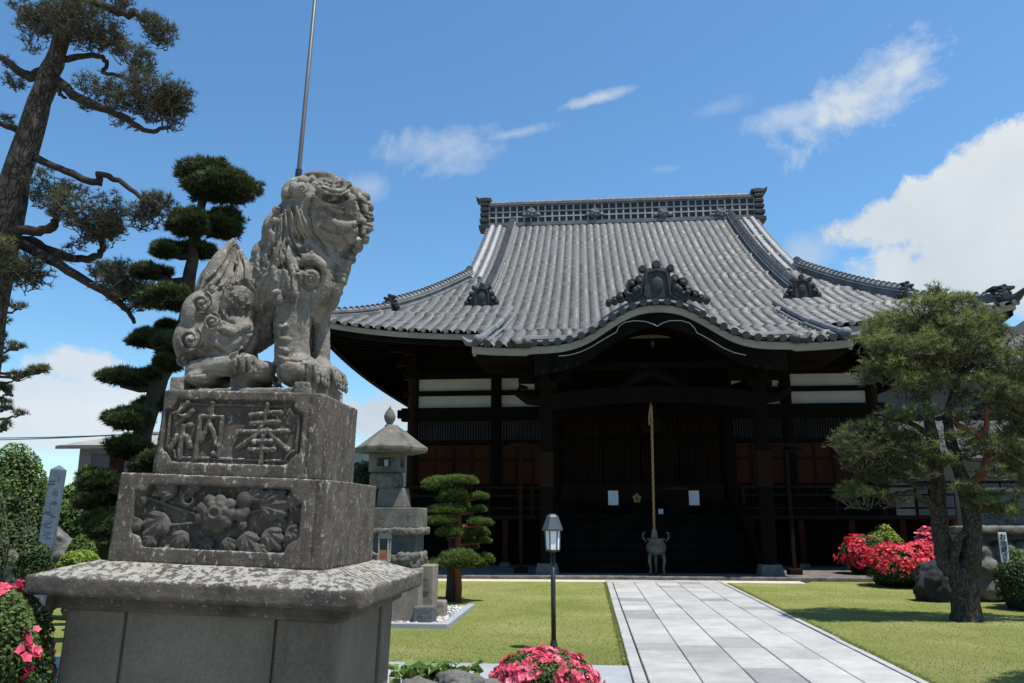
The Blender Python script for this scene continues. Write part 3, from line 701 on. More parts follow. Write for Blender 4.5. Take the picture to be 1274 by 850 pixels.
while x < KW:
    z = kz(x); p = Vector((XC+x, YK, z+.05)); mb.tube([p+Vector((0, .2, .01)), p+Vector((0, -.05, 0))], .1, 10)
    dz = (kz(x+.05)-kz(x-.05))/.1; x += .31/math.sqrt(1+dz*dz)
mb.build('eave_tiles', 'tile_dark', porch)
mb = MB(); xs2 = np.linspace(-3.5, 3.5, 60)
mb.tube([Vector((XC+q, YK+.34, kz(q, TK-.34)+.13)) for q in xs2], .12, 8)
mb.tube([Vector((XC+q, YK+.16, kz(q, TK-.16)+.08)) for q in xs2], .07, 8)
mb.build('edge_roll', 'tile_ridge', porch)
for sg in (-1, 1):
    pts = [Vector((XC+sg*np.interp(t_, [13, 18.6], [4.35, 4.72]), YR-t_, kz(sg*4.5, t_)+(0 if t_ > TE else 0)+.03)) if t_ > TE else Vector((XC+sg*np.interp(t_, [13, 18.6], [4.35, 4.72]), YR-t_, zf(t_)+.03)) for t_ in np.linspace(13.0, 18.65, 24)]
    mb = MB(); mb.tube([p+Vector((0, 0, .10)) for p in pts], .10, 8); mb.tube([p+Vector((sg*-.24, 0, .05)) for p in pts[4:]], .05, 8)
    p = pts[-1]; mb.ball(p+Vector((0, -.05, .1)), .15)
    mb.tube([p+Vector((sg*.05, -.05, 0)), p+Vector((sg*.28, -.12, .02)), p+Vector((sg*.42, -.15, .16))], [.1, .09, .03], 8); mb.build('porch_edge_ridge', 'tile_ridge', porch)
    mb = MB(); p = Vector((XC+sg*3.42, YK-.02, kz(3.42)+.08)); mb.ball(p, (.17, .15, .13)); mb.tube([p, p+Vector((sg*.25, -.05, -.03)), p+Vector((sg*.4, -.05, .12))], [.11, .09, .04], 8); mb.build('corner_tile', 'tile_dark', porch)
    mb = MB(); mb.prism([(YK+.1, 5.72), (YK+.1, 5.86), (YR-TE, zf(TE)-.05), (YR-TE, zf(TE)-.3)], lambda p: (XC+sg*(KW-.02), p[0], p[1]), lambda p: (XC+sg*(KW-.1), p[0], p[1])); mb.build('verge_board', 'white_board', porch)
mb = MB(); c = P(818, 371, YK+.25); c.y = YK+.3; oni(mb, c, .92)
f_ = Vector((0, -1, 0))
for sg in (-1, 1):
    for a, b2, q in ((.62, .22, .2), (.85, .12, .16), (1.05, .05, .14), (1.22, -.04, .11), (.72, .42, .16), (.5, .5, .15), (1.4, -.1, .09)):
        p = c+Vector((sg*a*.92, 0, b2*.92)); mb.tube([p+Vector((0, .12, 0)), p+Vector((0, -.12, 0))], q*.92, 10); mb.ball(p+Vector((0, -.12, 0)), q*.5, 8, 6)
mb.build('gable_ornament', 'tile_dark', porch)

# ---------------------------------------------------------------- body of the hall
YW = 27.3; PXS = (-5.92, -3.05, -1.1, 4.64, 6.57, 9.3)
def zy(py, Y=YW, px=565): return P(px, py, Y).z
struct('drip_strip', MB().box(-6.5, 5.2, 20.9, 21.54, -.06, .012), 'pale_stone', bevel=.01)
sp = MB().box(-5.9, 9.6, 21.55, 52.2, -.2, .1).build('stone_platform', 'lantern', hall, bevel=.03)
for i, x in enumerate(PXS):
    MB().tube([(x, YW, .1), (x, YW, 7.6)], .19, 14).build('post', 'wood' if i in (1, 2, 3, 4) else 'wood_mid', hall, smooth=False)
    mb = MB().frustum(x, YW, 0.05, .3, .6, .6, .5, .5); mb.build('post_base', 'lantern', hall)
    mb = MB().box(x-.32, x+.32, YW-.34, YW+.3, 6.25, 6.45).box(x-.2, x+.2, YW-.6, YW+.3, 6.45, 6.7).box(x-.62, x+.62, YW-.16, YW+.16, 6.7, 6.95).box(x-.2, x+.2, YW-1.0, YW+.3, 6.95, 7.2).box(x-.9, x+.9, YW-.14, YW+.14, 7.2, 7.42)
    mb.build('bracket', 'wood', hall)
def fbox(name, x0, x1, y0, y1, z0, z1, mat, par=None, bev=0): return MB().box(x0, x1, y0, y1, z0, z1).build(name, mat, par or hall, bevel=bev)
for z0, z1, d in ((zy(472), zy(464), .2), (zy(493), zy(487), .13), (zy(524), zy(508), .17), (zy(553), zy(548.5), .12), (1.62, 2.1, .14), (7.4, 7.7, .18)):
    fbox('tie_beam', -6.3, 9.7, YW-d, YW+d, z0, z1, 'wood')
bays = [(-5.92, -3.05), (-3.05, -1.1), (4.64, 6.57), (6.57, 9.3)]
for x0, x1 in bays:
    a, b2 = x0+.17, x1-.17
    for q0, q1 in ((487, 472), (508, 493)): fbox('plaster_panel', a, b2, YW-.02, YW+.08, zy(q0), zy(q1), 'plaster')
    fbox('bracket_board', a, b2, YW-.05, YW+.05, zy(464), 7.4, 'wood')
    wn_ = fbox('lattice_window', a, b2, YW+.0, YW+.04, zy(548.5), zy(524), 'paper')
    mb = MB(); k = int((b2-a)/.085)
    for i in range(k+1): xx = a+(b2-a)*i/k; mb.box(xx-.017, xx+.017, YW-.06, YW-.02, zy(548.5), zy(524))
    mb.build('lattice', 'wood', wn_)
    for z0, z1 in ((zy(572), zy(553)), (zy(604), zy(573.5))):
        k = 4 if x1-x0 > 2.2 else 3
        for i in range(k):
            xa, xb = a+(b2-a)*i/k+.04, a+(b2-a)*(i+1)/k-.04
            fbox('door_panel', xa, xb, YW-.03, YW+.03, z0+.03, z1-.03, 'wood_red', bev=.012)
    mb = MB()
    for i in range((4 if x1-x0 > 2.2 else 3)+1):
        xx = a+(b2-a)*i/(4 if x1-x0 > 2.2 else 3); mb.box(xx-.045, xx+.045, YW-.05, YW+.05, 2.1, zy(552))
    mb.box(a, b2, YW-.055, YW+.055, zy(573.5)-.03, zy(572)+.03); mb.build('door_frame', 'wood_mid', hall)
    fbox('wall_back', a-.1, b2+.1, YW+.1, YW+.14, 1.6, 7.4, 'wood')
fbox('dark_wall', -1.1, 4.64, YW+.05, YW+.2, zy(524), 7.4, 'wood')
for x0, x1 in ((-.9, .5), (.55, 1.75), (1.8, 3.0), (3.05, 4.45)):
    d_ = fbox('door_panel', x0, x1, YW+.1, YW+.16, 1.65, zy(524), 'wood_mid')
    mb = MB()
    for z in np.arange(2.7, 4.7, .22): mb.box(x0+.05, x1-.05, YW+.06, YW+.1, z-.015, z+.015)
    for x in np.arange(x0+.1, x1, .2): mb.box(x-.015, x+.015, YW+.05, YW+.09, 2.7, 4.7)
    mb.build('door_lattice', 'wood', d_)
fbox('side_wall', WX0-.1, WX0+.1, YW+.1, WY1, .1, 7.6, 'wood_mid'); fbox('side_wall', WX1-.1, WX1+.1, YW+.1, WY1, .1, 7.6, 'wood_mid'); fbox('rear_wall', WX0, WX1, WY1-.1, WY1+.1, .1, 7.6, 'wood')
fbox('beam_end', -6.45, -6.1, YW-.12, YW+.12, zy(520), zy(510), 'wood'); fbox('beam_end', 9.45, 9.85, YW-.12, YW+.12, zy(520), zy(510), 'wood')
# veranda with railings and the short posts under it
for x0, x1 in ((-7.2, -1.0), (4.55, 10.7)):
    fbox('veranda_floor', x0, x1, 25.2, YW+.1, 1.5, 1.62, 'wood_mid')
    mb = MB().box(x0, x1, 25.26, 25.36, 2.42, 2.50).box(x0, x1, 25.28, 25.34, 2.18, 2.24).box(x0, x1, 25.28, 25.34, 1.8, 1.86)
    rl = mb.build('railing', 'wood_mid', hall)
    for x in np.arange(x0+.1, x1, 1.35): MB().box(x-.045, x+.045, 25.265, 25.355, 1.6, 2.42).build('railing_post', 'wood_mid', rl)
    for x in np.arange(x0+.3, x1, 1.45): MB().box(x-.08, x+.08, 25.35, 25.51, .2, 1.5).build('veranda_post', 'wood_red', hall); MB().frustum(x, 25.43, 0, .22, .36, .36, .28, .28).build('post_base', 'lantern', hall)
    fbox('plinth_board', x0, x1, 26.4, 26.5, .1, 1.5, 'wood')
# steps up to the doors
for i in range(6): fbox('step', -.86, 4.4, 22.75+i*.42, 25.6, .1+.258*i, .1+.258*(i+1)-.004, 'wood', bev=.012)
for x in (-.98, 4.52): 
    mb = MB().prism([(22.55, .1), (22.55, .36), (25.2, 1.98), (25.2, .1)], lambda p: (x-.09, p[0], p[1]), lambda p: (x+.09, p[0], p[1])); mb.build('stair_string', 'wood', hall)
fbox('porch_floor', -1.0, 4.55, 25.2, YW+.1, 1.5, 1.65, 'wood_mid')
# porch posts, beams and brackets
for x in (-1.1, 4.64):
    MB().box(x-.17, x+.17, 22.0, 22.34, .35, 5.2).build('porch_post', 'wood', hall, bevel=.03)
    MB().box(x-.19, x+.19, 21.98, 22.36, 2.35, 3.3).build('post_sheath', 'wood_mid', hall, bevel=.02)
    MB().frustum(x, 22.17, .1, .38, .62, .62, .5, .5).build('post_base', 'granite_dark', hall)
    mb = MB().box(x-.3, x+.3, 21.85, 22.5, 5.0, 5.2).box(x-.75, x+.75, 22.05, 22.3, 5.2, 5.4).box(x-.14, x+.14, 21.3, 23.0, 5.2, 5.4)
    for q in (-.6, 0, .6): mb.box(x+q-.14, x+q+.14, 22.0, 22.34, 5.4, 5.52)
    mb.box(x-.95, x+.95, 22.06, 22.28, 5.52, 5.7); mb.build('bracket', 'wood', hall)
    sg = -1 if x < 0 else 1
    mb = MB(); mb.tube([(x+sg*.15, 22.17, 4.72), (x+sg*.5, 22.17, 4.75), (x+sg*.8, 22.1, 4.95), (x+sg*.72, 22.1, 5.1), (x+sg*.5, 22.1, 5.05)], [.17, .15, .12, .08, .04], 8); mb.build('carved_nosing', 'wood', hall)
    mb = MB(); mb.tube([(x, 22.3, 4.7), (x, 24, 5.35), (x, 25.6, 5.5), (x, YW, 5.2)], .16, 8); mb.build('connecting_beam', 'wood', hall)
mb = MB(); xs3 = np.linspace(-1.1, 4.64, 24)
mb.ribbon([Vector((x, 22.17, 4.62+.22*(1-((x-1.77)/2.87)**2))) for x in xs3], [[Vector((0, -.14, -.22)), Vector((0, .14, -.22)), Vector((0, .14, .22)), Vector((0, -.14, .22))]]*24); mb.build('rainbow_beam', 'wood', hall)
mb = MB(); c = Vector((1.8, 22.17, 5.05))
for sg in (-1, 1): mb.tube([c+Vector((0, 0, .42)), c+Vector((sg*.35, 0, .3)), c+Vector((sg*.7, 0, .05)), c+Vector((sg*1.05, 0, -.05))], [.16, .17, .13, .05], 8)
mb.build('frog_leg_strut', 'wood', hall)
fbox('porch_purlin', -2.6, 6.2, 22.05, 22.3, 5.55, 5.72, 'wood')
fbox('inner_beam', -1.1, 4.64, 24.9, 25.15, 5.0, 5.45, 'wood')
fbox('threshold_board', -.9, 4.4, YW-.12, YW-.04, 1.65, zy(604), 'wood_mid')
# ================================================================ things at the hall's front
# bell rope with its gong
t = thing('bell_rope', 'tall pale hemp rope hanging straight down from a round gong in front of the steps', 'bell rope', P(813, 700, 22.1))
top = P(810.5, 505, 22.3); mid = P(812.5, 600, 22.3); bot = P(814, 662, 22.3)
mb = MB(); pts = [top.lerp(bot, f) for f in np.linspace(0, 1, 40)]
for q in range(3): mb.tube([p+Vector((  .016*math.cos(i*.9+q*2.09), .016*math.sin(i*.9+q*2.09), 0)) for i, p in enumerate(pts)], .02, 6)
mb.build('rope', 'rope', t)
mb = MB(); p = bot; mb.lathe(p.x, p.y, [(.03, p.z+.08), (.06, p.z+.05), (.085, p.z-.1), (.10, p.z-.35), (.11, p.z-.5), (.05, p.z-.52)], 12); mb.build('rope_tassel', 'rope', t)
mb = MB(); c = P(810, 528, 22.3); mb.lathe(0, 0, [(.02, -.1), (.2, -.09), (.26, -.03), (.26, .03), (.2, .09), (.02, .1)], 24)
for v_ in range(len(mb.v)): x, y, z = mb.v[v_]; mb.v[v_] = (c.x+x, c.y+.14+z, c.z+y)
mb.box(c.x-.28, c.x+.28, c.y+.0, c.y+.04, c.z-.015, c.z+.015); mb.tube([(c.x-.14, c.y+.14, c.z+.2), (c.x-.14, c.y+.14, c.z+1.8)], .015, 6); mb.tube([(c.x+.14, c.y+.14, c.z+.2), (c.x+.14, c.y+.14, c.z+1.8)], .015, 6)
mb.build('gong', 'wood', t)
mb = MB(); c = P(810.5, 520, 22.3); mb.tube([c+Vector((-.06, -.03, -.2)), c+Vector((-.07, -.03, .0)), c+Vector((-.03, -.03, .25)), c+Vector((0, 0, .42))], .022, 6); mb.build('rope_loop', 'rope', t)
# incense burner
c = G(817, 713, .1); c = Vector((P(817, 700, 22.0).x, 21.98, .1)); t = thing('incense_burner', 'grey bronze incense burner on three legs at the foot of the steps', 'incense burner', c)
zt = P(817, 668, 21.98).z; zb = P(817, 690, 21.98).z
mb = MB().lathe(c.x, c.y, [(.06, zb-.02), (.2, zb+.02), (.27, zb+.14), (.25, zb+.26), (.2, zb+.33), (.25, zb+.38), (.25, zb+.41), (.2, zb+.41), (.17, zb+.3)], 22); mb.build('bowl', 'bronze', t, smooth=True)
for a in (-.5, 1.6, 3.64):
    mb = MB(); x, y = c.x+.17*math.cos(a), c.y+.17*math.sin(a); mb.tube([(x, y, zb+.1), (x+.05*math.cos(a), y+.05*math.sin(a), zb-.15), (x+.01*math.cos(a), y, .25), (x+.06*math.cos(a), y+.06*math.sin(a), .1)], [.06, .045, .032, .05], 8); mb.build('leg', 'bronze', t, smooth=True)
for sg in (-1, 1): mb = MB(); mb.tube([(c.x+sg*.24, c.y, zb+.32), (c.x+sg*.33, c.y, zb+.42), (c.x+sg*.33, c.y, zb+.54), (c.x+sg*.26, c.y, zb+.56)], .025, 8); mb.build('handle', 'bronze', t, smooth=True)
# offering box and notices
c = P(840, 637, 25.6); t = thing('offering_box', 'dark offering box with a red brown slatted lid on the porch floor', 'offering box', (c.x, 25.6, 1.65))
MB().box(c.x-.33, c.x+.33, 25.35, 25.85, 1.65, 2.38).build('box_body', 'wood', t, bevel=.01)
mb = MB().box(c.x-.36, c.x+.36, 25.32, 25.37, 2.38, 2.45).box(c.x-.36, c.x+.36, 25.83, 25.88, 2.38, 2.45)
for i in range(8): mb.box(c.x-.34+i*.09, c.x-.30+i*.09, 25.37, 25.83, 2.39, 2.43)
mb.build('slatted_lid', 'wood_red', t)
def notice(px, py, w_, h_, Y, label, lines=True):
    c = P(px, py, Y); t = thing('notice_board', label, 'notice', (c.x, Y, c.z-M(h_, Y)/2)); a, b2 = M(w_, Y)/2, M(h_, Y)/2
    MB().box(c.x-a, c.x+a, Y, Y+.02, c.z-b2, c.z+b2).build('sheet', 'sheet', t)
    mb = MB()
    for i in range(5 if lines else 2): z = c.z+b2*(.62-.3*i if lines else .4-.8*i); mb.box(c.x-a*random.uniform(.6, .75), c.x+a*random.uniform(.3, .75), Y-.004, Y-.001, z-b2*.06, z+b2*.06)
    mb.build('faint_print', 'print', t)
    fr = MB().box(c.x-a-.04, c.x+a+.04, Y+.021, Y+.05, c.z-b2-.05, c.z+b2+.04); fr.build('backing_board', 'wood_red', t)
    MB().box(c.x-.03, c.x+.03, Y+.055, Y+.09, 1.65, c.z).build('stand', 'wood', t)
notice(763, 619.5, 12, 17, 25.5, 'white notice sheet on a stand left of the rope at the top of the steps')
notice(863.5, 619.5, 12, 17, 25.5, 'pale blue notice sheet right of the offering box')
notice(851.5, 619, 4, 18, 25.45, 'narrow white notice strip beside the offering box lid', False)
c = P(822, 633, 25.4); t = thing('paper_box', 'tiny white paper box on the top step right of the rope', 'box', (c.x, 25.4, 1.65))
MB().box(c.x-.07, c.x+.07, 25.36, 25.48, 1.65, 1.8).build('box_body', 'sheet', t, bevel=.005); MB().box(c.x-.075, c.x+.075, 25.355, 25.485, 1.8, 1.83).build('lid', 'paper', t)
c = P(792.5, 620, 25.6); t = thing('gilt_ornament', 'small pale gold flower ornament on the doors left of the rope', 'ornament', (c.x, 25.6, 1.65))
mb = MB()
for i in range(5): a = i*1.2566+.3; mb.ball((c.x+.08*math.cos(a), 25.6, c.z+.09*math.sin(a)), (.055, .02, .06), 8, 6)
mb.build('petals', 'rope', t); MB().tube([(c.x, 25.62, 1.65), (c.x, 25.62, c.z+.05)], .014, 6).build('stem', 'wood', t); MB().box(c.x-.1, c.x+.1, 25.55, 25.7, 1.65, 1.7).build('stand', 'wood', t)
# slender posts with arched heads in front of the veranda
for px, lab in ((648, 'slender red brown post with an arched head left of the steps'), (985, 'slender red brown post with an arched head right of the steps')):
    c = P(px, 660, 22.6); t = thing('arched_post', lab, 'post', (c.x, 22.6, .1), 'slender posts either side of the steps')
    zt = P(px, 560, 22.6).z
    MB().box(c.x-.05, c.x+.05, 22.55, 22.65, .24, zt).build('post_shaft', 'wood_mid', t, bevel=.008)
    MB().box(c.x-.17, c.x+.17, 22.43, 22.77, .1, .25).build('post_foot', 'wood_mid', t, bevel=.015)
    mb = MB(); n = 14; pts = [Vector((c.x+.44*math.cos(math.pi*i/n)*-1, 22.6, zt-.02+.17*math.sin(math.pi*i/n))) for i in range(n+1)]
    mb.ribbon(pts, [[Vector((0, -.06, -.05)), Vector((0, .06, -.05)), Vector((0, .06, .05)), Vector((0, -.06, .05))]]*(n+1)); mb.box(c.x-.4, c.x+.4, 22.57, 22.63, zt-.06, zt-.01); mb.build('arched_head', 'wood_mid', t)

# ================================================================ garden lamp
g = P(689, 806, 10.45); L0 = Vector((g.x, 10.45, 0)); lx, ly = L0.x, L0.y
t = thing('garden_lamp', 'black garden lamp post with a frosted glass head and hipped cap on the lawn', 'lamp post', L0)
z = lambda py: P(691, py, 10.45).z
MB().tube([(lx, ly, 0), (lx, ly, z(684))], .03, 12).build('post', 'metal_black', t, smooth=True)
MB().lathe(lx, ly, [(.085, 0), (.085, .015), (.05, .03), (.036, .12)], 16).build('base', 'metal_black', t)
MB().lathe(lx, ly, [(.035, z(688)), (.06, z(686)), (.1, z(686)+.002), (.1, z(684))], 6, rot=R(30)).build('collar', 'metal_black', t)
zb, zt = z(684), z(659)
MB().lathe(lx, ly, [(.082, zb), (.092, zt)], 6, rot=R(10)).build('glass', 'frosted', t)
mb = MB()
for i in range(6): a = R(10)+i*PI/3; mb.tube([(lx+.085*math.cos(a), ly+.085*math.sin(a), zb), (lx+.095*math.cos(a), ly+.095*math.sin(a), zt)], .008, 6)
mb.build('frame', 'lamp_roof', t)
MB().lathe(lx, ly, [(.125, z(660.5)), (.13, z(659)), (.128, z(658)), (.075, z(643)), (.06, z(641)), (.03, z(639.5))], 6, rot=R(10)).build('cap', 'lamp_roof', t)

# ================================================================ guardian lion on its plinth
TILT = Matrix.Rotation(.0377, 4, 'Y')
PO = Vector((-2.06, 4.965, 1.33)); PM = Matrix.Translation(PO) @ Matrix.Rotation(-.003, 4, 'Z') @ TILT
pl = thing('stone_plinth', 'weathered stepped stone plinth carved with peonies and two characters under the lion statue', 'plinth', (PO.x, PO.y, 0))
S_ = .844
def tfm(mb):
    mb.v = [tuple(PM @ Vector(v)) for v in mb.v]; return mb
cw, cdp, cth, cs = 1.0856*S_, .9111*S_, .1163*S_, .0848*S_
mw, md_, mh = .7549*S_, .6378*S_, .5799*S_
uw, ud, uh = .6009*S_, .4748*S_, .5943*S_
# cap: sloped top with a worn rim
mb = MB(); a, b2 = cw, cdp
mb.add([(sx*q, sy*r_, zz) for q, r_, zz in ((a, b2, -cs-cth), (a, b2, -cs), (mw+.03, md_+.03, .004), ) for sx, sy in ((-1, -1), (1, -1), (1, 1), (-1, 1))],
       [(3, 2, 1, 0), (0, 1, 5, 4), (1, 2, 6, 5), (2, 3, 7, 6), (3, 0, 4, 7), (4, 5, 9, 8), (5, 6, 10, 9), (6, 7, 11, 10), (7, 4, 8, 11), (8, 9, 10, 11)])
carve(tfm(mb).build('cap_slab', 'cap', pl), .0125, 2, ((.25, .007), (.03, .009), (.012, .004)))
# neck moulding and panelled pedestal
zc = -cs-cth
mb = MB().box(-cw+.11, cw-.11, -cdp+.11, cdp-.11, zc-.075, zc+.01); tfm(mb).build('neck_moulding', 'cap', pl, bevel=.02)
x_, y_ = cw-.16, cdp-.16
mb = MB().box(-x_+.03, x_-.03, -y_+.03, y_-.03, -1.5, zc-.07); tfm(mb).build('pedestal_core', 'pedestal', pl)
def pil(x0, x1, y0, y1): tfm(MB().box(x0, x1, y0, y1, -1.5, zc-.073)).build('pedestal_pilaster', 'pedestal', pl, bevel=.012)
for sx in (-1, 1):
    for sy in (-1, 1): a0, a1 = sorted((sx*x_, sx*(x_-.33))); b0, b1 = sorted((sy*y_, sy*(y_-.26))); pil(a0, a1, b0, b1)
for sy in (-1, 1): tfm(MB().box(-x_+.345, x_-.345, *sorted((sy*(y_-.012), sy*(y_-.1))), -1.5, zc-.073)).build('pedestal_panel', 'pedestal', pl, bevel=.006)
for sx in (-1, 1): tfm(MB().box(*sorted((sx*(x_-.02), sx*(x_-.1))), -y_+.275, y_-.275, -1.5, zc-.073)).build('pedestal_panel', 'pedestal', pl, bevel=.006)

def notch_rect(x0, x1, z0, z1, r, n=6):
    """rectangle whose corners are scooped and stepped, as on carved panels"""
    o = []
    for cx, cz, a0 in ((x1, z0, 180), (x1, z1, 270), (x0, z1, 0), (x0, z0, 90)):
        for i in range(n+1):
            a = R(a0-90*i/n+0); o.append((cx+r*math.cos(R(a0)-R(90)*i/n), cz+r*math.sin(R(a0)-R(90)*i/n)))
    return o
def fill_frame(outer, inner, y0, y1):
    cu = bpy.data.curves.new('panel_frame', 'CURVE'); cu.dimensions = '2D'; cu.fill_mode = 'BOTH'; cu.extrude = (y1-y0)/2
    for po in (outer, inner):
        s_ = cu.splines.new('POLY'); s_.points.add(len(po)-1); s_.use_cyclic_u = True
        for q, p in zip(s_.points, po): q.co = (p[0], p[1], 0, 1)
    ob = bpy.data.objects.new('panel_frame', cu); COL.objects.link(ob); dg = bpy.context.evaluated_depsgraph_get(); dg.update()
    me = bpy.data.meshes.new_from_object(ob.evaluated_get(dg)); bpy.data.objects.remove(ob); bpy.data.curves.remove(cu)
    vs = [(v.co.x, v.co.z+(y0+y1)/2, v.co.y) for v in me.vertices]; fs = [tuple(p.vertices) for p in me.polygons]; bpy.data.meshes.remove(me); return vs, fs
def tier(name, w0, d0, z0, h, tp, rec, ix0, ix1, iz0, iz1, nr):
    mb = MB(); c = .03; ringv = []
    for zz, k in ((z0, 0), (z0+h, tp)):
        a, b2 = w0-k, d0-k
        ringv += [(sx, sy, zz) for sx, sy in ((-a+c, -b2+rec), (a-c, -b2+rec), (a-.016, -b2+c+rec*.3), (a-.016, b2-c), (a-c, b2), (-a+c, b2), (-a, b2-c), (-a, -b2+c+rec*.3))]
    mb.add(ringv, [tuple(reversed(range(8))), tuple(range(8, 16))]+[(i, (i+1) % 8, 8+(i+1) % 8, 8+i) for i in range(8)])
    a = w0-.03; g_ = w0-.095; vs, fs = fill_frame([(-a, z0), (g_, z0), (g_-tp, z0+h), (-a+tp, z0+h)], notch_rect(ix0, ix1, iz0, iz1, nr), -d0, -d0+rec+.03)
    vs = [(x, y+tp*(zz-z0)/h, zz) for x, y, zz in vs]; mb.add(vs, fs)
    mb.box(g_-.03, w0-.02, -d0+.016, -d0+.09, z0, z0+h); mb.box(g_+.018, g_+.068, -d0+.004+tp*.5, -d0+.08, z0, z0+h)    # a corner strip between two grooves
    mb.box(w0-.09, w0-.004-tp*.5, -d0+.05, -d0+.10, z0, z0+h); mb.box(w0-.09, w0-.004-tp*.5, -d0+.122, d0-.1, z0, z0+h); mb.box(w0-.09, w0-.016, -d0+.05, d0-.05, z0, z0+h)
    return carve(tfm(mb).build(name, 'tier', pl), .0085, 2, ((.2, .006), (.02, .005)))
tm = tier('peony_tier', mw, md_, 0.0, mh, .008, .05, -mw+.145, mw-.165, .085, mh-.06, .07)
tu = tier('inscribed_tier', uw, ud, mh, uh, .010, .028, -uw+.05, uw-.12, mh+.075, mh+uh-.055, .065)
# incised border line inside the upper panel
mb = MB(); po = notch_rect(-uw+.078, uw-.148, mh+.103, mh+uh-.083, .06); po.append(po[0])
mb.tube([(x, -ud+.024, zz) for x, zz in po], .009, 6); tfm(mb).build('panel_border', 'tier', tu)
# the two carved characters, read right to left
def glyph(ch, x, zc_, size, y, thick, par, mat='tier', name='carved_character', grow=.035):
    cu = bpy.data.curves.new('glyph', 'FONT'); cu.body = ch; cu.size = size; cu.extrude = thick; cu.align_x = 'CENTER'; cu.align_y = 'CENTER'; cu.offset = grow*size; cu.bevel_depth = thick*.4; cu.bevel_resolution = 1
    ob = bpy.data.objects.new('glyph', cu); COL.objects.link(ob); dg = bpy.context.evaluated_depsgraph_get(); dg.update()
    me = bpy.data.meshes.new_from_object(ob.evaluated_get(dg)); bpy.data.objects.remove(ob); bpy.data.curves.remove(cu)
    xs_ = [v.co.x for v in me.vertices]; ys_ = [v.co.y for v in me.vertices]; ox, oy = (min(xs_)+max(xs_))/2, (min(ys_)+max(ys_))/2
    mb = MB(); mb.add([(x+v.co.x-ox, y-v.co.z, zc_+v.co.y-oy) for v in me.vertices], [tuple(p.vertices) for p in me.polygons]); bpy.data.meshes.remove(me); return mb
pcx = (-uw+.05+uw-.12)/2; pcz = mh+uh/2+.008
STROKES = {'hono_right': [((-.28, .30), (.0, .34), (.28, .36)), ((-.25, .155), (.0, .185), (.25, .20)), ((-.44, .01), (0, .035), (.44, .04)), ((.02, .5), (0, .2), (-.16, -.05), (-.46, -.27)), ((.06, .06), (.2, -.07), (.47, -.27)), ((-.17, -.15), (.17, -.13)), ((-.23, -.29), (.23, -.275)), ((0, -.06), (0, -.5))],
           'hono_left': [((-.24, .49), (-.42, .29), (-.27, .25)), ((-.14, .34), (-.42, .08), (-.15, .10)), ((-.28, .08), (-.28, -.48)), ((-.38, -.10), (-.47, -.33)), ((-.19, -.10), (-.10, -.28)), ((.03, .25), (.02, -.48)), ((.03, .25), (.44, .27), (.44, -.44), (.35, -.38)), ((.23, .49), (.21, .15), (.09, -.16)), ((.23, .10), (.30, -.02), (.37, -.19))]}
for key, dx in (('hono_left', -.215), ('hono_right', .19)):
    mb = MB()
    for st in STROKES[key]:
        k = len(st); sz = .34; mb.tube([(pcx+dx+p[0]*sz*.95, -ud+.025, pcz+p[1]*sz) for p in st], [.0185]+[.0155]*(k-2)+[.0195], 8)
        for p in (st[0], st[-1]): mb.ball((pcx+dx+p[0]*sz*.95, -ud+.025, pcz+p[1]*sz), .0195, 8, 6)
    carve(tfm(mb).build('carved_character', 'tier', tu), .0042, 1, ((.03, .006),))
# peony relief
mb = MB(); yb = -md_+.05; FX, FZ = -.015, mh/2+.01
def petal(cx, cz, ang, ln, wd, lift=.02, y=yb):
    m_ = Matrix.Rotation(-ang, 3, 'Y') ; c0 = Vector((cx, y, cz))
    def tfv(q): return m_ @ q
    mb.ball(c0+m_ @ Vector((ln*.5, -lift, 0)), (ln*.55, .02, wd*.5), 12, 8, tf=m_.to_4x4())
    mb.tube([c0+m_ @ Vector((0, -lift-.008, 0)), c0+m_ @ Vector((ln*.5, -lift-.022, 0)), c0+m_ @ Vector((ln*.95, -lift-.01, 0))], .006, 5)
def lobed(cx, cz, ang, ln):
    for da, k, ww in ((0, 1.0, .46), (.42, .85, .36), (-.42, .85, .36), (.85, .62, .32), (-.85, .62, .32)): petal(cx, cz, ang+da, ln*k, ln*ww, .014)
for i in range(9): a = i*2*PI/9; q = .088+.008*(i % 2); mb.ball((FX+q*math.cos(a), yb-.022, FZ+.03+q*.85*math.sin(a)), (.038, .026, .034), 12, 8)
for i in range(7): a = i*2*PI/7+.3; mb.ball((FX+.056*math.cos(a), yb-.036, FZ+.03+.05*math.sin(a)), (.027, .022, .027), 12, 8)
mb.tube([(FX+.032*math.cos(a*.5236), yb-.052, FZ+.03+.03*math.sin(a*.5236)) for a in range(13)], .011, 8); mb.ball((FX, yb-.03, FZ+.03), (.022, .02, .022))
for dx, dz, an, ln in ((-.25, .0, 3.9, .17), (-.38, -.02, 3.9, .11), (-.22, .13, 2.7, .14), (-.15, -.08, 4.3, .12), (.15, -.07, 5.0, .14), (.25, -.05, 5.4, .14), (.21, .08, .15, .19), (.15, .11, .9, .12), (.35, -.04, 5.7, .12), (-.03, -.10, 4.6, .10), (.06, -.10, 5.1, .1), (.34, .1, .5, .1), (-.36, .08, 3.0, .1), (.1, .15, 1.2, .09), (-.3, -.11, 4.2, .1), (.22, -.13, 5.2, .1), (-.12, .14, 1.9, .1)): lobed(FX+dx*1.18, FZ+dz, an, ln)
for dx, dz, r_ in ((-.385, .145, .042), (.13, .11, .05), (.12, .03, .045)): mb.ball((FX+dx*1.18, yb-.015, FZ+dz), (r_, .04, r_)); petal(FX+dx*1.18, FZ+dz-.02, -1.2, .07, .05)
spiral((FX-.17, yb-.02, FZ+.10), .05, 1.4, .014, mb, start=1.0); spiral((FX+.30, yb-.02, FZ+.09), .055, 1.2, .013, mb, start=2.2, sgn=-1)
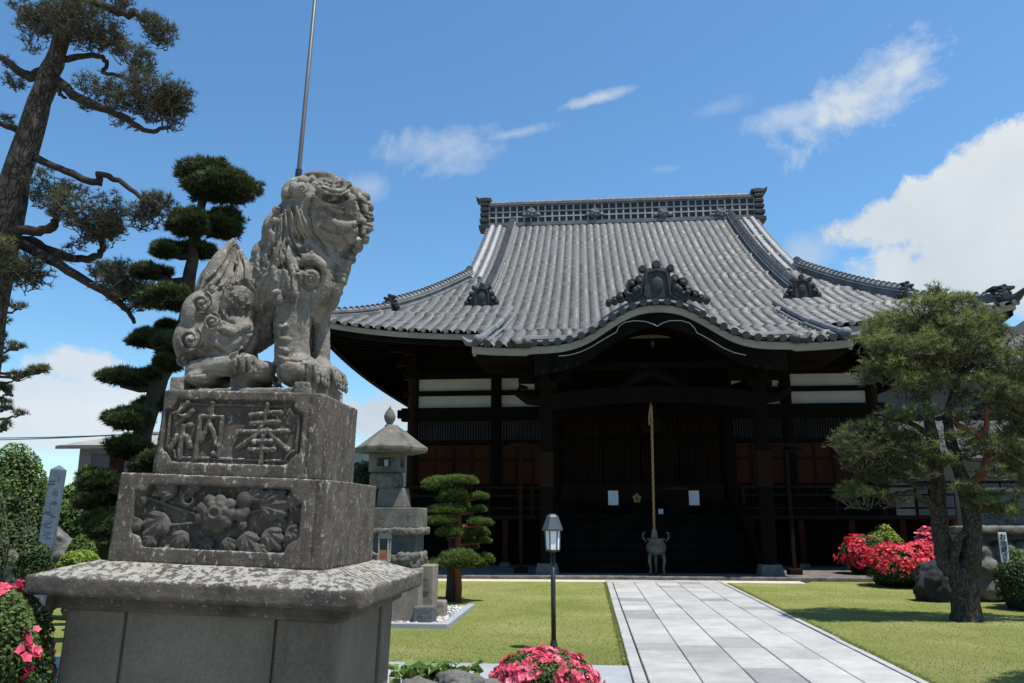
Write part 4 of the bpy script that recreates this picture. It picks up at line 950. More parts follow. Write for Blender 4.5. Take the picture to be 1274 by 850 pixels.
for p0, p1, p2 in (((-.05, 0), (-.25, .05), (-.42, .1)), ((.05, 0), (.25, .06), (.4, .0)), ((-.05, -.02), (-.3, -.05), (-.43, -.1))): mb.tube([(FX+q[0], yb-.008, FZ+q[1]) for q in (p0, p1, p2)], .011, 6)
MT['relief'] = m_stone('peony_granite', (.06, .053, .046), (.15, .137, .12), (.36, .35, .32), .68, sc=2.0, darkamt=.8)
carve(tfm(mb).build('peony_relief', 'relief', tm), .0055, 1, ((.015, .004),))

# the lion: big masses first, fused; then folds, curls and locks laid on that surface and fused again
from mathutils.bvhtree import BVHTree
YS = 4.96
lion = thing('lion_statue', 'weathered granite guardian lion sitting upright on the carved plinth with its head raised', 'statue', (PO.x+.06, PO.y, P(330, 489, YS).z))
sc_ = YS/F_PX
mb = MB()
def LP(x, y, dy=0.0): return P(x, y, YS+dy)
def lb(x, y, r, dy=0.0, ry=None, rz=None, ang=0.0): mb.ball(LP(x, y, dy), (r*sc_, (ry or r)*sc_, (rz or r)*sc_), 18, 13, tf=Matrix.Rotation(R(ang), 4, 'Y'))
def lt(pts, rad, n=12, flat=1.0): mb.tube([LP(*p) for p in pts], [q*sc_ for q in rad], n, flat=flat)
# trunk, chest, shoulders
lb(372, 335, 42, 0, 50, 56, -12); lb(348, 352, 38, 0, 50, 50); lb(322, 372, 40, 0, 50, 54); lb(292, 398, 48, 0, 58, 52); lb(276, 424, 46, 0, 60, 40); lb(396, 355, 28, 0, 40, 44, 10)
lb(360, 300, 34, 0, 48, 44, -15); lb(338, 330, 22, 0, 40, 34, -25); lt([(392, 380, 0), (345, 392, 0), (305, 418, 0)], [24, 30, 30])
lb(405, 330, 22, 0, 34, 40)
# head: a heavy block with flat crown, cheeks and muzzle
lb(396, 272, 40, 0, 54, 46); lb(384, 250, 34, 0, 52, 28); lb(408, 250, 36, 0, 50, 28); lb(404, 232, 32, 0, 46, 12); lb(424, 262, 24, 0, 42, 28); lb(416, 290, 26, 0, 42, 26); lb(436, 266, 12, 0, 30, 18); lb(428, 240, 18, 0, 40, 14); lb(372, 285, 34, 0, 50, 40)
lb(433, 284, 12, 0, 30, 14)
# mane spreading behind the face on the far side
lb(440, 268, 19, .17, 14, 42, 4); lb(436, 302, 17, .16, 14, 34, 22); lb(424, 338, 12, .13, 16, 34, 14); lb(414, 368, 10, .12, 16, 24, 10); lb(425, 290, 24, .12, 22, 40, 12)
# fore legs and paws
lt([(372, 345, -.13), (364, 390, -.15), (363, 425, -.15), (364, 452, -.15)], [33, 25, 22, 23]); lt([(394, 365, .13), (397, 400, .13), (398, 452, .13)], [24, 15, 14])
lb(372, 462, 28, -.16, 30, 22); lb(384, 466, 22, -.16, 30, 16); lb(405, 470, 24, .12, 28, 17); lb(398, 462, 18, .12, 26, 18)
# haunches and hind feet
for s in (-1, 1):
    lb(296, 376, 25, s*.17, 28, 27); lb(285, 418, 40, s*.15, 34, 38); lb(250, 395, 22, s*.14, 34, 34); lb(238, 425, 20, s*.16, 30, 30)
    lt([(236, 462, s*.22), (270, 456, s*.24), (300, 453, s*.25), (316, 455, s*.25)], [13, 15, 15, 13]); lb(330, 458, 12, s*.18, 20, 9)
# flame-shaped tail rising from the rump
lt([(278, 372, 0), (278, 352, 0), (281, 332, 0), (286, 314, 0), (291, 296, 0)], [30, 27, 20, 12, 2], 16, 1.5); lt([(262, 366, 0), (264, 346, 0), (276, 322, 0)], [18, 13, 6], 14, 1.8); lt([(300, 362, 0), (302, 340, 0), (298, 318, 0)], [12, 11, 6], 14, 1.8)
# its own rough base
def slab(x0, x1, y0, y1, d0, d1): a, b_ = LP(x0, y1, d0), LP(x1, y0, d1); b_.z = LP((x0+x1)/2, y0, d0).z; mb.box(a.x, b_.x, YS+d0, YS+d1, a.z-.03, b_.z)
slab(226, 268, 468, 489, -.3, .3); slab(284, 352, 466, 490, -.28, .3); slab(364, 424, 474, 491, -.33, .3); slab(384, 428, 477, 491, -.05, .33); slab(230, 352, 473, 489, -.12, .28); slab(246, 310, 463, 480, -.08, .24); slab(338, 374, 476, 490, -.12, .3); slab(226, 423, 482, 491, -.31, .32); lb(258, 474, 20, -.15, 40, 12); lb(318, 470, 26, -.12, 40, 9)
body = mb.build('lion_body', 'statue', lion); carve(body, .010, 5, ())
bv_me = body.data.copy(); bv_me.transform(Matrix.Translation(Vector(lion.location)))
bvh = BVHTree.FromPolygons([v.co[:] for v in bv_me.vertices], [p.vertices[:] for p in bv_me.polygons]); bpy.data.meshes.remove(bv_me)
def stick(x, y, s=-1):
    """the surface of the body at a profile position, from its near (s=-1) or far side"""
    p = LP(x, y); o = Vector((p.x, YS+s*1.5, p.z)); hit, n_, _, _ = bvh.ray_cast(o, Vector((0, -s, 0))) if s > 0 else bvh.ray_cast(CAM, (p-CAM).normalized())
    return hit if hit else None
base_v = [tuple(v.co+Vector(lion.location)) for v in body.data.vertices]; base_f = [tuple(p.vertices) for p in body.data.polygons]
mb = MB(); mb.add(base_v, base_f)
def fold(pts, rad, s=-1, sink=.25, n=8, sub_=4):
    sink = sink*.1 if sink > 0 else sink; rad = [q*1.2 for q in rad]
    """a raised fold following the surface"""
    o, r_ = [], []
    for i in range(len(pts)-1):
        for k in range(sub_):
            f = k/sub_; x = pts[i][0]+(pts[i+1][0]-pts[i][0])*f; y = pts[i][1]+(pts[i+1][1]-pts[i][1])*f; r0 = rad[i]+(rad[i+1]-rad[i])*f; h_ = stick(x, y, s)
            if h_: o.append(h_-Vector((0, -s*1.0, 0))*(-sink*r0*sc_)); r_.append(r0*sc_)
    h_ = stick(*pts[-1], s)
    if h_: o.append(h_+Vector((0, -s*sink*rad[-1]*sc_, 0))); r_.append(rad[-1]*sc_)
    for i in range(len(o)): o[i] = Vector((o[i].x, o[i].y, o[i].z))
    for i in range(1, len(o)-1): o[i].y = (o[i-1].y+o[i].y*2+o[i+1].y)/4
    if len(o) > 1: mb.tube(o, r_, n)
def knob(x, y, r, s=-1, ry=None, out=0.0):
    h_ = stick(x, y, s)
    if h_: mb.ball(h_+Vector((0, s*out*sc_, 0)), (r*sc_, (ry or r)*sc_, r*sc_), 14, 10)
def curl(x, y, r, s=-1, start=0.0, sgn=-1, turns=1.6):
    pts, rad = [], []; n = int(turns*11)
    h0 = stick(x, y, s)
    if not h0: return
    for i in range(n+1):
        k = i/n; a = start+sgn*turns*6.283*k; rr = r*(1-.8*k); pts.append(Vector((h0.x+rr*math.cos(a)*sc_, h0.y+s*(.10+.22*k)*r*sc_, h0.z+rr*math.sin(a)*sc_))); rad.append(r*.24*(1-.25*k)*sc_)
    mb.ball(h0, (r*.98*sc_, r*.32*sc_, r*.98*sc_), 16, 10); mb.tube(pts, rad, 8); mb.ball((h0.x, h0.y+s*r*.28*sc_, h0.z), r*.3*sc_, 10, 8)
for s in (-1, 1):
    # brows, eye, nose, cheek and lips
    fold([(396, 236), (406, 241), (418, 244), (429, 242), (436, 236)], [4, 6.5, 7, 6, 4], s, -.8); fold([(398, 230), (410, 235), (424, 236), (435, 230)], [3.5, 5, 5, 3.5], s, -.45); fold([(402, 225), (414, 229), (427, 227)], [3, 4, 3], s, -.45)
    fold([(406, 256), (417, 260), (427, 258)], [2.5, 3, 2.5], s, .4)
    knob(435, 250, 10, s, 10, 2); knob(438, 258, 7, s, 7); fold([(428, 262), (436, 265), (444, 262)], [4, 5, 4], s)
    fold([(384, 246), (394, 248), (402, 253), (411, 254), (419, 261), (425, 268)], [5, 6.5, 6, 6, 5.5, 4], s, .5); fold([(400, 262), (408, 272), (418, 279), (430, 281), (441, 277)], [3, 4, 5, 5.5, 4], s, .5)
    fold([(386, 268), (390, 288), (400, 302), (414, 310)], [3, 4.5, 5, 4], s, .4)
    # ear and the tufts round it
    knob(375, 238, 11, s, 10, 2); knob(378, 226, 8, s, 8, 1); fold([(368, 246), (372, 236), (382, 232), (388, 240), (382, 250)], [4, 5, 5, 5, 3], s, .8)
    for x, y, r_ in ((358, 240, 8), (350, 250, 8.5), (346, 263, 8), (344, 277, 8), (340, 291, 7.5), (388, 224, 6), (366, 233, 7)): knob(x, y, r_, s, r_)
    # long locks of the mane
    for pts, r_ in (([(361, 255), (366, 274), (372, 289), (382, 299)], 6.5), ([(356, 262), (358, 282), (362, 300), (374, 310)], 5.5), ([(351, 268), (352, 290), (349, 308)], 6), ([(346, 280), (344, 302), (338, 320)], 6), ([(339, 296), (336, 312), (330, 328)], 5),
                    ([(370, 258), (376, 276), (386, 290), (396, 298)], 5.5), ([(351, 331), (347, 314), (353, 299), (363, 301)], 6), ([(358, 306), (359, 322), (366, 331), (368, 344)], 5.5), ([(373, 306), (384, 303), (391, 309), (384, 317), (372, 323)], 5.5),
                    ([(369, 330), (378, 323), (391, 323), (401, 331), (404, 342)], 6), ([(345, 318), (342, 336), (344, 352)], 5), ([(377, 336), (384, 331), (392, 334)], 4.5), ([(364, 340), (362, 356), (368, 368)], 5)):
        k = len(pts); fold(pts, [r_*.6]+[r_*1.08]*(k-2)+[r_*.6], s, -.35)
    knob(387, 347, 12, s, 11, 2); curl(356, 318, 7, s, 1.0, 1); curl(394, 312, 7, s, 2.5); knob(345, 366, 6, s, 6, 2); knob(350, 375, 6.5, s, 6, 2); curl(344, 384, 6, s)
    for pts in ([(344, 402), (351, 408), (359, 405)], [(341, 412), (350, 421), (362, 423)], [(341, 424), (350, 434), (360, 438)], [(343, 436), (350, 446), (358, 449)]): fold(pts, [2.2, 3.6, 2.2], s, .4)
    # toes
    for k in range(4):
        for cx_, cy_, d0 in ((388, 461, -.16), (412, 468, .12)):
            if s < 0: z_ = LP(cx_, cy_, d0); yy = YS+d0-.10+.065*k; mb.tube([(z_.x-.03, yy, z_.z+.02), (z_.x+.045, yy, z_.z+.0), (z_.x+.065, yy, z_.z-.05)], [.034, .036, .024], 10); mb.ball((z_.x+.075, yy, z_.z-.075), (.016, .014, .03), 8, 6)
    for k in range(4): fold([(300+k*6, 448), (304+k*6, 458), (304+k*6, 465)], [4, 5, 3.5], s, .5)
    # haunch curls, flame lines, tail flutes
    curl(251, 378, 15, s, 1.2); curl(264, 401, 11.5, s, 1.6); curl(237, 423, 16, s, 1.0); curl(228, 448, 9, s, 1.0); knob(266, 361, 6, s); curl(278, 392, 6, s, 2)
    fold([(276, 408), (292, 414), (306, 405), (312, 407)], [3, 5, 5, 3], s, .5); fold([(268, 426), (282, 434), (292, 428), (300, 420)], [3, 5, 5, 3], s, .5); fold([(278, 440), (292, 440), (302, 432)], [3, 4, 3], s, .5)
    for pts in ([(291, 299), (285, 316), (272, 336), (256, 350)], [(291, 301), (288, 320), (278, 340), (262, 356)], [(292, 302), (292, 322), (285, 344), (274, 358)], [(293, 303), (299, 322), (296, 345), (288, 360)], [(295, 306), (305, 326), (305, 350)]): fold(pts, [2, 4, 4.6, 3][:len(pts)], s, .35)
    rg = random.Random(3)
    for k in range(60): knob(rg.uniform(314, 337), rg.uniform(318, 372), rg.uniform(1.6, 2.8), s)      # shaggy flank
    for k in range(26): knob(rg.uniform(280, 312), rg.uniform(356, 388), rg.uniform(1.6, 2.8), s)
for x, y, d, r_ in ((455, 246, .17, 8), (459, 258, .18, 8), (460, 271, .18, 8), (459, 284, .17, 8), (454, 297, .16, 8), (447, 308, .16, 7), (438, 322, .14, 7), (430, 336, .13, 7), (427, 350, .12, 6), (422, 363, .12, 6), (416, 376, .11, 6)): mb.ball(LP(x, y, d), (r_*.8*sc_, .05, r_*sc_), 12, 8)
for pts in (((440, 240), (452, 250), (456, 268)), ((442, 262), (452, 276), (452, 292)), ((436, 288), (446, 300), (440, 314)), ((426, 310), (434, 322), (428, 338))): mb.tube([LP(x, y, .10) for x, y in pts], [4*sc_, 6*sc_, 4*sc_], 8)
od = body.data; nb_ = mb.mesh('lion_body'); nb_.transform(Matrix.Translation(-Vector(lion.location))); nb_.materials.append(MT['statue']); body.data = nb_; bpy.data.meshes.remove(od)
carve(body, .0052, 1, ((.10, .006), (.028, .006), (.011, .004)))

# chisel cuts: grooves sunk along lines drawn on the profile, on both sides of the lion
def chisel(ob, cuts):
    me = ob.data; n_ = len(me.vertices); co = np.empty(n_*3, np.float32); me.vertices.foreach_get('co', co); co = co.reshape(-1, 3).astype(float); no = np.empty(n_*3, np.float32); me.vertices.foreach_get('normal', no); no = no.reshape(-1, 3).astype(float)
    W_ = co+np.array(lion.location); cam_ = np.array(CAM); fw, rt, up = np.array(FW), np.array(RT), np.array(UP); disp = np.zeros(n_)
    for side in (0, 1):
        Q = W_.copy(); N_ = no.copy()
        if side: Q[:, 1] = 2*YS-Q[:, 1]; N_[:, 1] *= -1
        face = ((cam_-Q)*N_).sum(1) > 0; Q = Q-cam_; zz = Q@fw; X = IW/2+F_PX*(Q@rt)/zz; Y_ = IH/2-F_PX*(Q@up)/zz
        for pts, wd, dp in cuts:
            pa = np.array(pts, float); k = face & (X > pa[:, 0].min()-4*wd) & (X < pa[:, 0].max()+4*wd) & (Y_ > pa[:, 1].min()-4*wd) & (Y_ < pa[:, 1].max()+4*wd); ix = np.nonzero(k)[0]
            if not len(ix): continue
            px, py = X[ix], Y_[ix]; best = np.full(len(ix), 1e9)
            for i in range(len(pa)-1):
                d = pa[i+1]-pa[i]; L = max(1e-6, d@d); t_ = np.clip(((px-pa[i, 0])*d[0]+(py-pa[i, 1])*d[1])/L, 0, 1); best = np.minimum(best, np.hypot(px-pa[i, 0]-t_*d[0], py-pa[i, 1]-t_*d[1]))
            disp[ix] = np.maximum(disp[ix], dp*np.exp(-(best/wd)**2))
    co -= no*disp[:, None]; me.vertices.foreach_set('co', co.astype(np.float32).ravel()); me.update()
def spir(x, y, r, st, turns=1.5): return [(x+r*(1-.8*i/18)*math.cos(st-i/18*turns*6.283), y-r*(1-.8*i/18)*math.sin(st-i/18*turns*6.283)) for i in range(19)]
CUTS = [([(398, 283), (410, 290), (424, 291), (438, 287), (447, 281)], 1.9, .022), ([(404, 246), (414, 249), (424, 249), (430, 246)], 3.0, .048), ([(411, 257), (420, 259), (428, 256)], 1.2, .012), ([(400, 233.5), (412, 239), (426, 240), (435, 233)], 1.3, .016), ([(403, 228), (414, 233), (428, 232)], 1.2, .014),
        ([(441, 262), (443, 264)], 2.2, .02), ([(428, 267), (437, 270), (444, 269)], 1.2, .012), ([(388, 246), (384, 262), (388, 284), (398, 302), (408, 316)], 2.4, .026),
        ([(364, 258), (369, 282), (377, 302)], 1.7, .024), ([(357, 264), (361, 290), (366, 308), (373, 320)], 1.7, .024), ([(351, 262), (353, 285), (351, 302), (345, 320)], 1.7, .024), ([(344, 282), (342, 304), (335, 320)], 1.6, .02), ([(372, 258), (377, 276), (386, 294)], 1.3, .014), ([(360, 262), (365, 288), (370, 302)], 1.0, .010), ([(348, 272), (348, 292), (342, 312)], 1.0, .010),
        ([(372, 313), (383, 313), (388, 308)], 1.5, .018), ([(371, 338), (380, 331), (390, 331), (397, 338), (398, 350)], 1.6, .022), ([(357, 302), (353, 316), (356, 331), (362, 346), (362, 362)], 1.7, .022), ([(377, 344), (376, 354), (384, 361), (395, 358)], 1.6, .02), ([(366, 330), (371, 345), (372, 362)], 1.4, .016), ([(348, 322), (350, 340), (348, 358)], 1.4, .014),
        ([(341, 372), (340, 400), (342, 432)], 2.0, .018), ([(388, 366), (388, 396), (387, 436)], 1.8, .016), ([(356, 448), (370, 450), (386, 446)], 1.5, .012),
        ([(380, 454), (379, 480)], 1.3, .016), ([(389, 456), (389, 481)], 1.3, .016), ([(397, 458), (398, 481)], 1.3, .016), ([(411, 460), (412, 484)], 1.2, .014), ([(419, 462), (420, 484)], 1.2, .014), ([(295, 446), (296, 465)], 1.4, .016), ([(305, 446), (306, 465)], 1.4, .016), ([(314, 448), (315, 464)], 1.3, .014), ([(240, 466), (262, 462), (290, 468)], 1.6, .014),
        ([(319, 388), (319, 414), (309, 435), (286, 445)], 2.2, .026), ([(272, 360), (284, 354), (304, 352), (315, 362)], 2.0, .022), ([(276, 362), (271, 380), (276, 396), (290, 402)], 1.8, .016), ([(272, 412), (288, 420), (304, 413), (314, 414)], 1.4, .014), ([(266, 432), (282, 441), (296, 434)], 1.4, .014),
        ([(290, 302), (282, 322), (268, 342), (254, 354)], 1.4, .018), ([(291, 306), (287, 326), (278, 346), (268, 358)], 1.4, .018), ([(293, 306), (294, 328), (290, 350)], 1.4, .018), ([(296, 308), (302, 330), (302, 352)], 1.4, .018), ([(289, 312), (276, 332), (262, 346)], 1.0, .010), ([(294, 316), (298, 336), (296, 352)], 1.0, .010)]
for x, y, r_, st in ((251, 377, 13, 1.2), (264, 400, 10, 1.6), (237, 422, 14, 1.0), (228, 447, 8, 1.0), (413, 227, 6, .5), (427, 227, 5, 2), (376, 236, 7, 1), (387, 347, 8, 2), (350, 250, 6, 1), (346, 266, 6, 2), (343, 284, 6, 1)): CUTS.append((spir(x, y, r_, st), 1.3, .018 if r_ > 7 else .012))
rg = random.Random(8)
for k in range(46): x, y = rg.uniform(315, 338), rg.uniform(318, 384); CUTS.append(([(x, y), (x+rg.uniform(-2, 2), y+rg.uniform(4, 8))], 1.0, .010))
for k in range(22): x, y = rg.uniform(282, 312), rg.uniform(360, 392); CUTS.append(([(x, y), (x+rg.uniform(-3, 3), y+rg.uniform(3, 6))], 1.0, .008))
for x, y in ((452, 252), (456, 266), (456, 280), (451, 294), (443, 308), (434, 322), (428, 338), (424, 352)): CUTS.append(([(x-10, y-3), (x, y), (x+8, y+3)], 1.2, .014))
chisel(body, CUTS)

# flag pole behind
p0, p1 = P(371, 222, 8.0), P(397.5, -60, 8.0); d = (p1-p0)/(p1.z-p0.z); base = p0-d*p0.z
t = thing('flag_pole', 'tall thin grey steel pole leaning slightly behind the lion statue', 'pole', (base.x, base.y, 0))
MB().tube([base, p0, base+d*9.5], [.034, .025, .016], 12).build('shaft', 'pole', t, smooth=True)
mb = MB().tube([p0-d*.05, p0+d*.1], .036, 12); mb.build('joint_collar', 'metal_black', t); MB().lathe(base.x, base.y, [(.16, 0), (.16, .12), (.06, .16), (.05, .3)], 14).build('foot', 'pedestal', t)

# ================================================================ stone lantern and its gravel bed
YL = 13.2; lz = lambda py: P(488, py, YL).z; lxx = lambda px, py=600: P(px, py, YL).x
cx = lxx(487.5); t = thing('stone_lantern', 'grey stone lantern with a flared roof and onion finial on a tall stacked pedestal', 'stone lantern', (cx, YL, 0))
q = lambda px: M(px, YL)
xf = lxx(485, 520)
mb = MB().lathe(xf, YL, [(q(6), lz(533)), (q(6), lz(529)), (q(3.5), lz(528)), (q(6.5), lz(523)), (q(7.5), lz(518)), (q(5), lz(512)), (q(1.5), lz(508)), (.004, lz(505))], 18); mb.build('finial', 'lantern', t, smooth=True)
xr = lxx(487, 550)
mb = MB(); mb.lathe(xr, YL, [(q(18), lz(565)), (q(44), lz(564)), (q(46), lz(562)), (q(46.5), lz(557.5)), (q(38), lz(552)), (q(28), lz(544.5)), (q(18), lz(537)), (q(9), lz(531)), (q(7), lz(529))], 6, rot=R(4)); mb.build('roof', 'lantern', t, bevel=.012)
xb = lxx(482, 575); a = q(19)
fb = MB(); zt_, zb_ = lz(565), lz(588); h_ = zt_-zb_
for sx, sy in ((-1, -1), (1, -1), (1, 1), (-1, 1)): fb.box(*sorted((xb+sx*a, xb+sx*a*.45)), *sorted((YL+sy*a, YL+sy*a*.45)), zb_, zt_)
fb.box(xb-a*.98, xb+a*.98, YL-a*.98, YL+a*.98, zb_, zb_+h_*.3).box(xb-a*.98, xb+a*.98, YL-a*.98, YL+a*.98, zt_-h_*.25, zt_); fb.box(xb+a*.1, xb+a*.2, YL-a*.2, YL+a*.2, zb_, zt_)
fbx = fb.build('fire_box', 'lantern', t, bevel=.01)
mb = MB().lathe(lxx(481, 597), YL, [(q(22), lz(608)), (q(25), lz(604)), (q(25), lz(592)), (q(22), lz(588))], 4, rot=R(45)); 
mb.v = [(v[0], v[1], v[2]) for v in mb.v]; mb.build('platform_stone', 'lantern', t, bevel=.02)
MB().frustum(lxx(490, 620), YL, lz(633), lz(607), q(38), q(36), q(32), q(30)).build('shaft', 'lantern', t, bevel=.03)
bx = lxx(487, 645); mb = MB().box(bx-q(39), bx+q(39), YL-q(30), YL+q(30), lz(657), lz(632)); mb.build('upper_block', 'lantern', t, bevel=.015)
mb = MB().box(bx-q(43), bx+q(43), YL-q(33), YL+q(33), lz(665), lz(656.5)); carve(mb.build('rough_ledge', 'lantern', t), .02, 1, ((.05, .06),))
MB().box(bx-q(36), bx+q(36), YL-q(26), YL+q(26), lz(688), lz(662)).build('dark_block', 'granite_dark', t, bevel=.01)
mb = MB().box(bx-q(43), bx+q(41), YL-q(33), YL+q(33), lz(706), lz(687)); carve(mb.build('rough_block', 'lantern', t), .022, 1, ((.09, .12), (.03, .03)))
mb = MB().box(bx-q(46), bx+q(44), YL-q(36), YL+q(30), 0.0, lz(705)); mb.build('base_block', 'granite_brown', t, bevel=.02)
# gravel bed with kerb, loose granite blocks
gx0, gx1, gy0, gy1 = -5.2, G(550, 780).x, 12.35, 15.0
mb = MB().box(gx0, gx1, gy0, gy1, -.03, .03); struct('gravel_bed', mb, 'gravel')
pv = RNG.uniform(0, 1, (2600, 2)); mb = MB()
V, Fq, cc = leaves(np.stack([gx0+pv[:, 0]*(gx1-gx0), gy0+pv[:, 1]*(gy1-gy0), np.full(2600, .035)], 1), np.tile([[0, 0, 1.]], (2600, 1)), .055, RNG.uniform(0, 1, 2600), .8, .4)
link('gravel', np_mesh('gravel', V, Fq, cc), m_leaf('pebbles', (.3, .29, .27), (.5, .49, .47), (.7, .69, .66), 0))['kind'] = 'stuff'
mb = MB().box(gx0, gx1+.12, gy0-.13, gy0-.005, -.04, .07).box(gx1+.005, gx1+.13, gy0, gy1, -.04, .07); struct('gravel_kerb', mb, 'paving_blue', bevel=.012)
def gblock(x0, x1, y0, y1, Y, dp, mat, label):
    a, b2 = G(x0, y1), G(x1, y1); zt_ = P((x0+x1)/2, y0, Y).z; X0, X1 = P(x0, y1, Y).x, P(x1, y1, Y).x
    mb = MB().frustum((X0+X1)/2, Y+dp/2, .02, zt_, X1-X0, dp, (X1-X0)*.97, dp*.95)
    o = mb.build('granite_block', mat, None, ((X0+X1)/2, Y+dp/2, .02)); carve(o, .018, 1, ((.06, .02),)); setp(o, label, 'stone block'); return o
gblock(493, 514, 735, 768, 12.75, .35, 'granite_dark', 'tall dark granite block standing against the lantern base')
gblock(513, 539, 755, 775, 12.6, .3, 'granite_dark', 'low dark bluish granite block in front of the lantern base')
gblock(536, 553, 748, 763, 13.4, .3, 'granite_brown', 'small brown granite block at the right end of the gravel bed')
c = P(523, 700, 13.3); o = MB().box(P(512, 740, 13.15).x, P(540, 740, 13.15).x, 13.05, 13.5, .02, P(525, 703, 13.15).z).build('granite_block', 'granite_brown', None, (c.x, 13.2, .02), bevel=.02); setp(o, 'tall brown granite slab with a pale inset panel right of the lantern', 'stone block')
X0, X1 = P(526, 730, 13.05).x, P(534, 730, 13.05).x; MB().box(X0, X1, 13.035, 13.06, P(526, 736, 13.05).z, P(526, 719, 13.05).z).build('inset_panel', 'lantern', o)
# little glazed candle box beside the lantern
Yc = 12.4; c = P(478, 697, Yc); a = M(6.5, Yc); t = thing('candle_box', 'small metal candle box with a blue grey lid beside the stone lantern', 'candle box', (c.x, Yc, 0))
z0, z1 = P(478, 698, Yc).z, P(478, 664, Yc).z
MB().box(c.x-.05, c.x+.05, Yc-.05, Yc+.05, 0, z0).build('stand', 'pole', t)
mb = MB()
for sx in (-1, 1):
    for sy in (-1, 1): mb.box(*sorted((c.x+sx*a, c.x+sx*(a-.02))), *sorted((Yc+sy*a, Yc+sy*(a-.02))), z0, z1-.06)
mb.box(c.x-a, c.x+a, Yc-a, Yc+a, z0-.01, z0+.01); mb.build('frame', 'tile_pale', t)
MB().box(c.x-a*.8, c.x+a*.8, Yc-a*.8, Yc+a*.8, z0+.17, z1-.07).build('glass', 'metal_black', t)
MB().box(c.x-a*.88, c.x+a*.88, Yc-a*.88, Yc+a*.88, z0+.01, z0+.16).build('lower_panel', 'rope', t)
MB().frustum(c.x, Yc, z1-.07, z1, a*2.3, a*2.3, a*1.9, a*1.9).build('lid', 'lamp_roof', t)
mb = MB(); [mb.box(c.x-.05+.05*i, c.x-.02+.05*i, Yc-a*.88-.004, Yc-a*.88-.001, z0+.05, z0+.11) for i in range(3)]; mb.build('red_label', 'bloom_red', t)
# ================================================================ pines and other trees
def pt(Y, a): return P(a[0], a[1], Y+(a[2] if len(a) > 2 else 0))
def wiggle(pts, amp, k=3):
    """subdivide a limb and bend it a little"""
    o, r_ = [], []
    for i in range(len(pts)-1):
        (p, a), (q, b) = pts[i], pts[i+1]
        for j in range(k):
            f = j/k; v = p.lerp(q, f)
            if j: v = v+Vector((random.uniform(-amp, amp), random.uniform(-amp, amp), random.uniform(-amp, amp)))
            o.append(v); r_.append(a+(b-a)*f)
    o.append(pts[-1][0]); r_.append(pts[-1][1]); return o, r_
def limb(name, Y, pts, mat, par, n=9, amp=.02, jit=.08, k=3):
    q = [(P(a[0], a[1], Y+a[2]), M(a[3], Y+a[2])) for a in pts]; o, r_ = wiggle(q, amp, k)
    return MB().tube(o, r_, n, jit=jit).build(name, mat, par, smooth=True)
def pads_mesh(Y, pads, n_per, nn, ln, wd, par, needle, twigm, twr=.008, spread=1.0, up=.55, seed=0, gnarl=.25, split=3, tw=3):
    rg = random.Random(seed); mb = MB(); CC, DD, KK = [], [], []
    pads2 = []
    for pd in pads:
        pd = tuple(pd)+(1.0, .5)[len(pd)-5:] if len(pd) < 7 else tuple(pd)
        for _ in range(split):
            f = rg.uniform(.3, .62); a = rg.uniform(0, 2*PI); q = rg.uniform(.15, .85); pads2.append((pd[0]+pd[3]*q*math.cos(a), pd[1]+pd[4]*q*.9*math.sin(a), pd[2]+rg.uniform(-.25, .25)*pd[3]/30, pd[3]*f, pd[4]*f, pd[5], min(1.2, pd[6]+rg.uniform(-.15, .2)), (pd[0]+rg.uniform(-.35, .35)*pd[3], pd[1]+pd[4]*.55, pd[2])))
    for pd in pads2:
        px, py, dy, rx, ry = pd[:5]; dens_ = pd[5] if len(pd) > 5 else 1.0; tone = pd[6] if len(pd) > 6 else .5
        Yp = Y+dy; c = P(px, py, Yp); ax, az = M(rx, Yp), M(ry, Yp); ay = ax*.85
        nt_ = max(6, int(n_per*dens_*(rx*ry)/560.0)); root = P(pd[7][0], pd[7][1], Y+pd[7][2])
        for i in range(nt_):
            th = rg.uniform(0, 2*PI); rr = math.sqrt(rg.uniform(.02, 1)); hh = rg.uniform(-.45, 1)
            fl = math.sqrt(max(.05, 1-.75*hh*hh if hh > 0 else 1)); e = c+Vector((ax*rr*fl*math.cos(th), ay*rr*fl*math.sin(th), az*hh*(1-.35*rr*rr)))
            out_ = Vector((math.cos(th)*rr*ax, math.sin(th)*rr*ay, az*up*1.6)).normalized()
            if i % tw == 0:
                m1 = root.lerp(e, .5)+Vector((rg.uniform(-1, 1)*ax*gnarl, rg.uniform(-1, 1)*ay*gnarl, rg.uniform(-1, .3)*az*gnarl*1.4)); m2 = m1.lerp(e, .55)+Vector((rg.uniform(-1, 1)*ax*.12, rg.uniform(-1, 1)*ay*.12, rg.uniform(-1, 1)*az*.2))
                s0 = root+Vector((rg.uniform(-1, 1)*ax*.4, rg.uniform(-1, 1)*ay*.4, rg.uniform(-.2, .4)*az)); mb.tube([s0, m1, m2, e], [twr*1.8, twr*1.3, twr, twr*.6], 4, caps=False)
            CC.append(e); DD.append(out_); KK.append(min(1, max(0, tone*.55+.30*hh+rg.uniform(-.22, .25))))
    if mb.v: mb.build('twigs', twigm, par)
    C_ = np.array([tuple(c) for c in CC]); D_ = np.array([tuple(d) for d in DD]); K_ = np.array(KK)
    V, Fq, cc = tufts(C_, D_, nn, ln, wd, spread, K_); link('crown', np_mesh('crown', V, Fq, cc), needle, par)

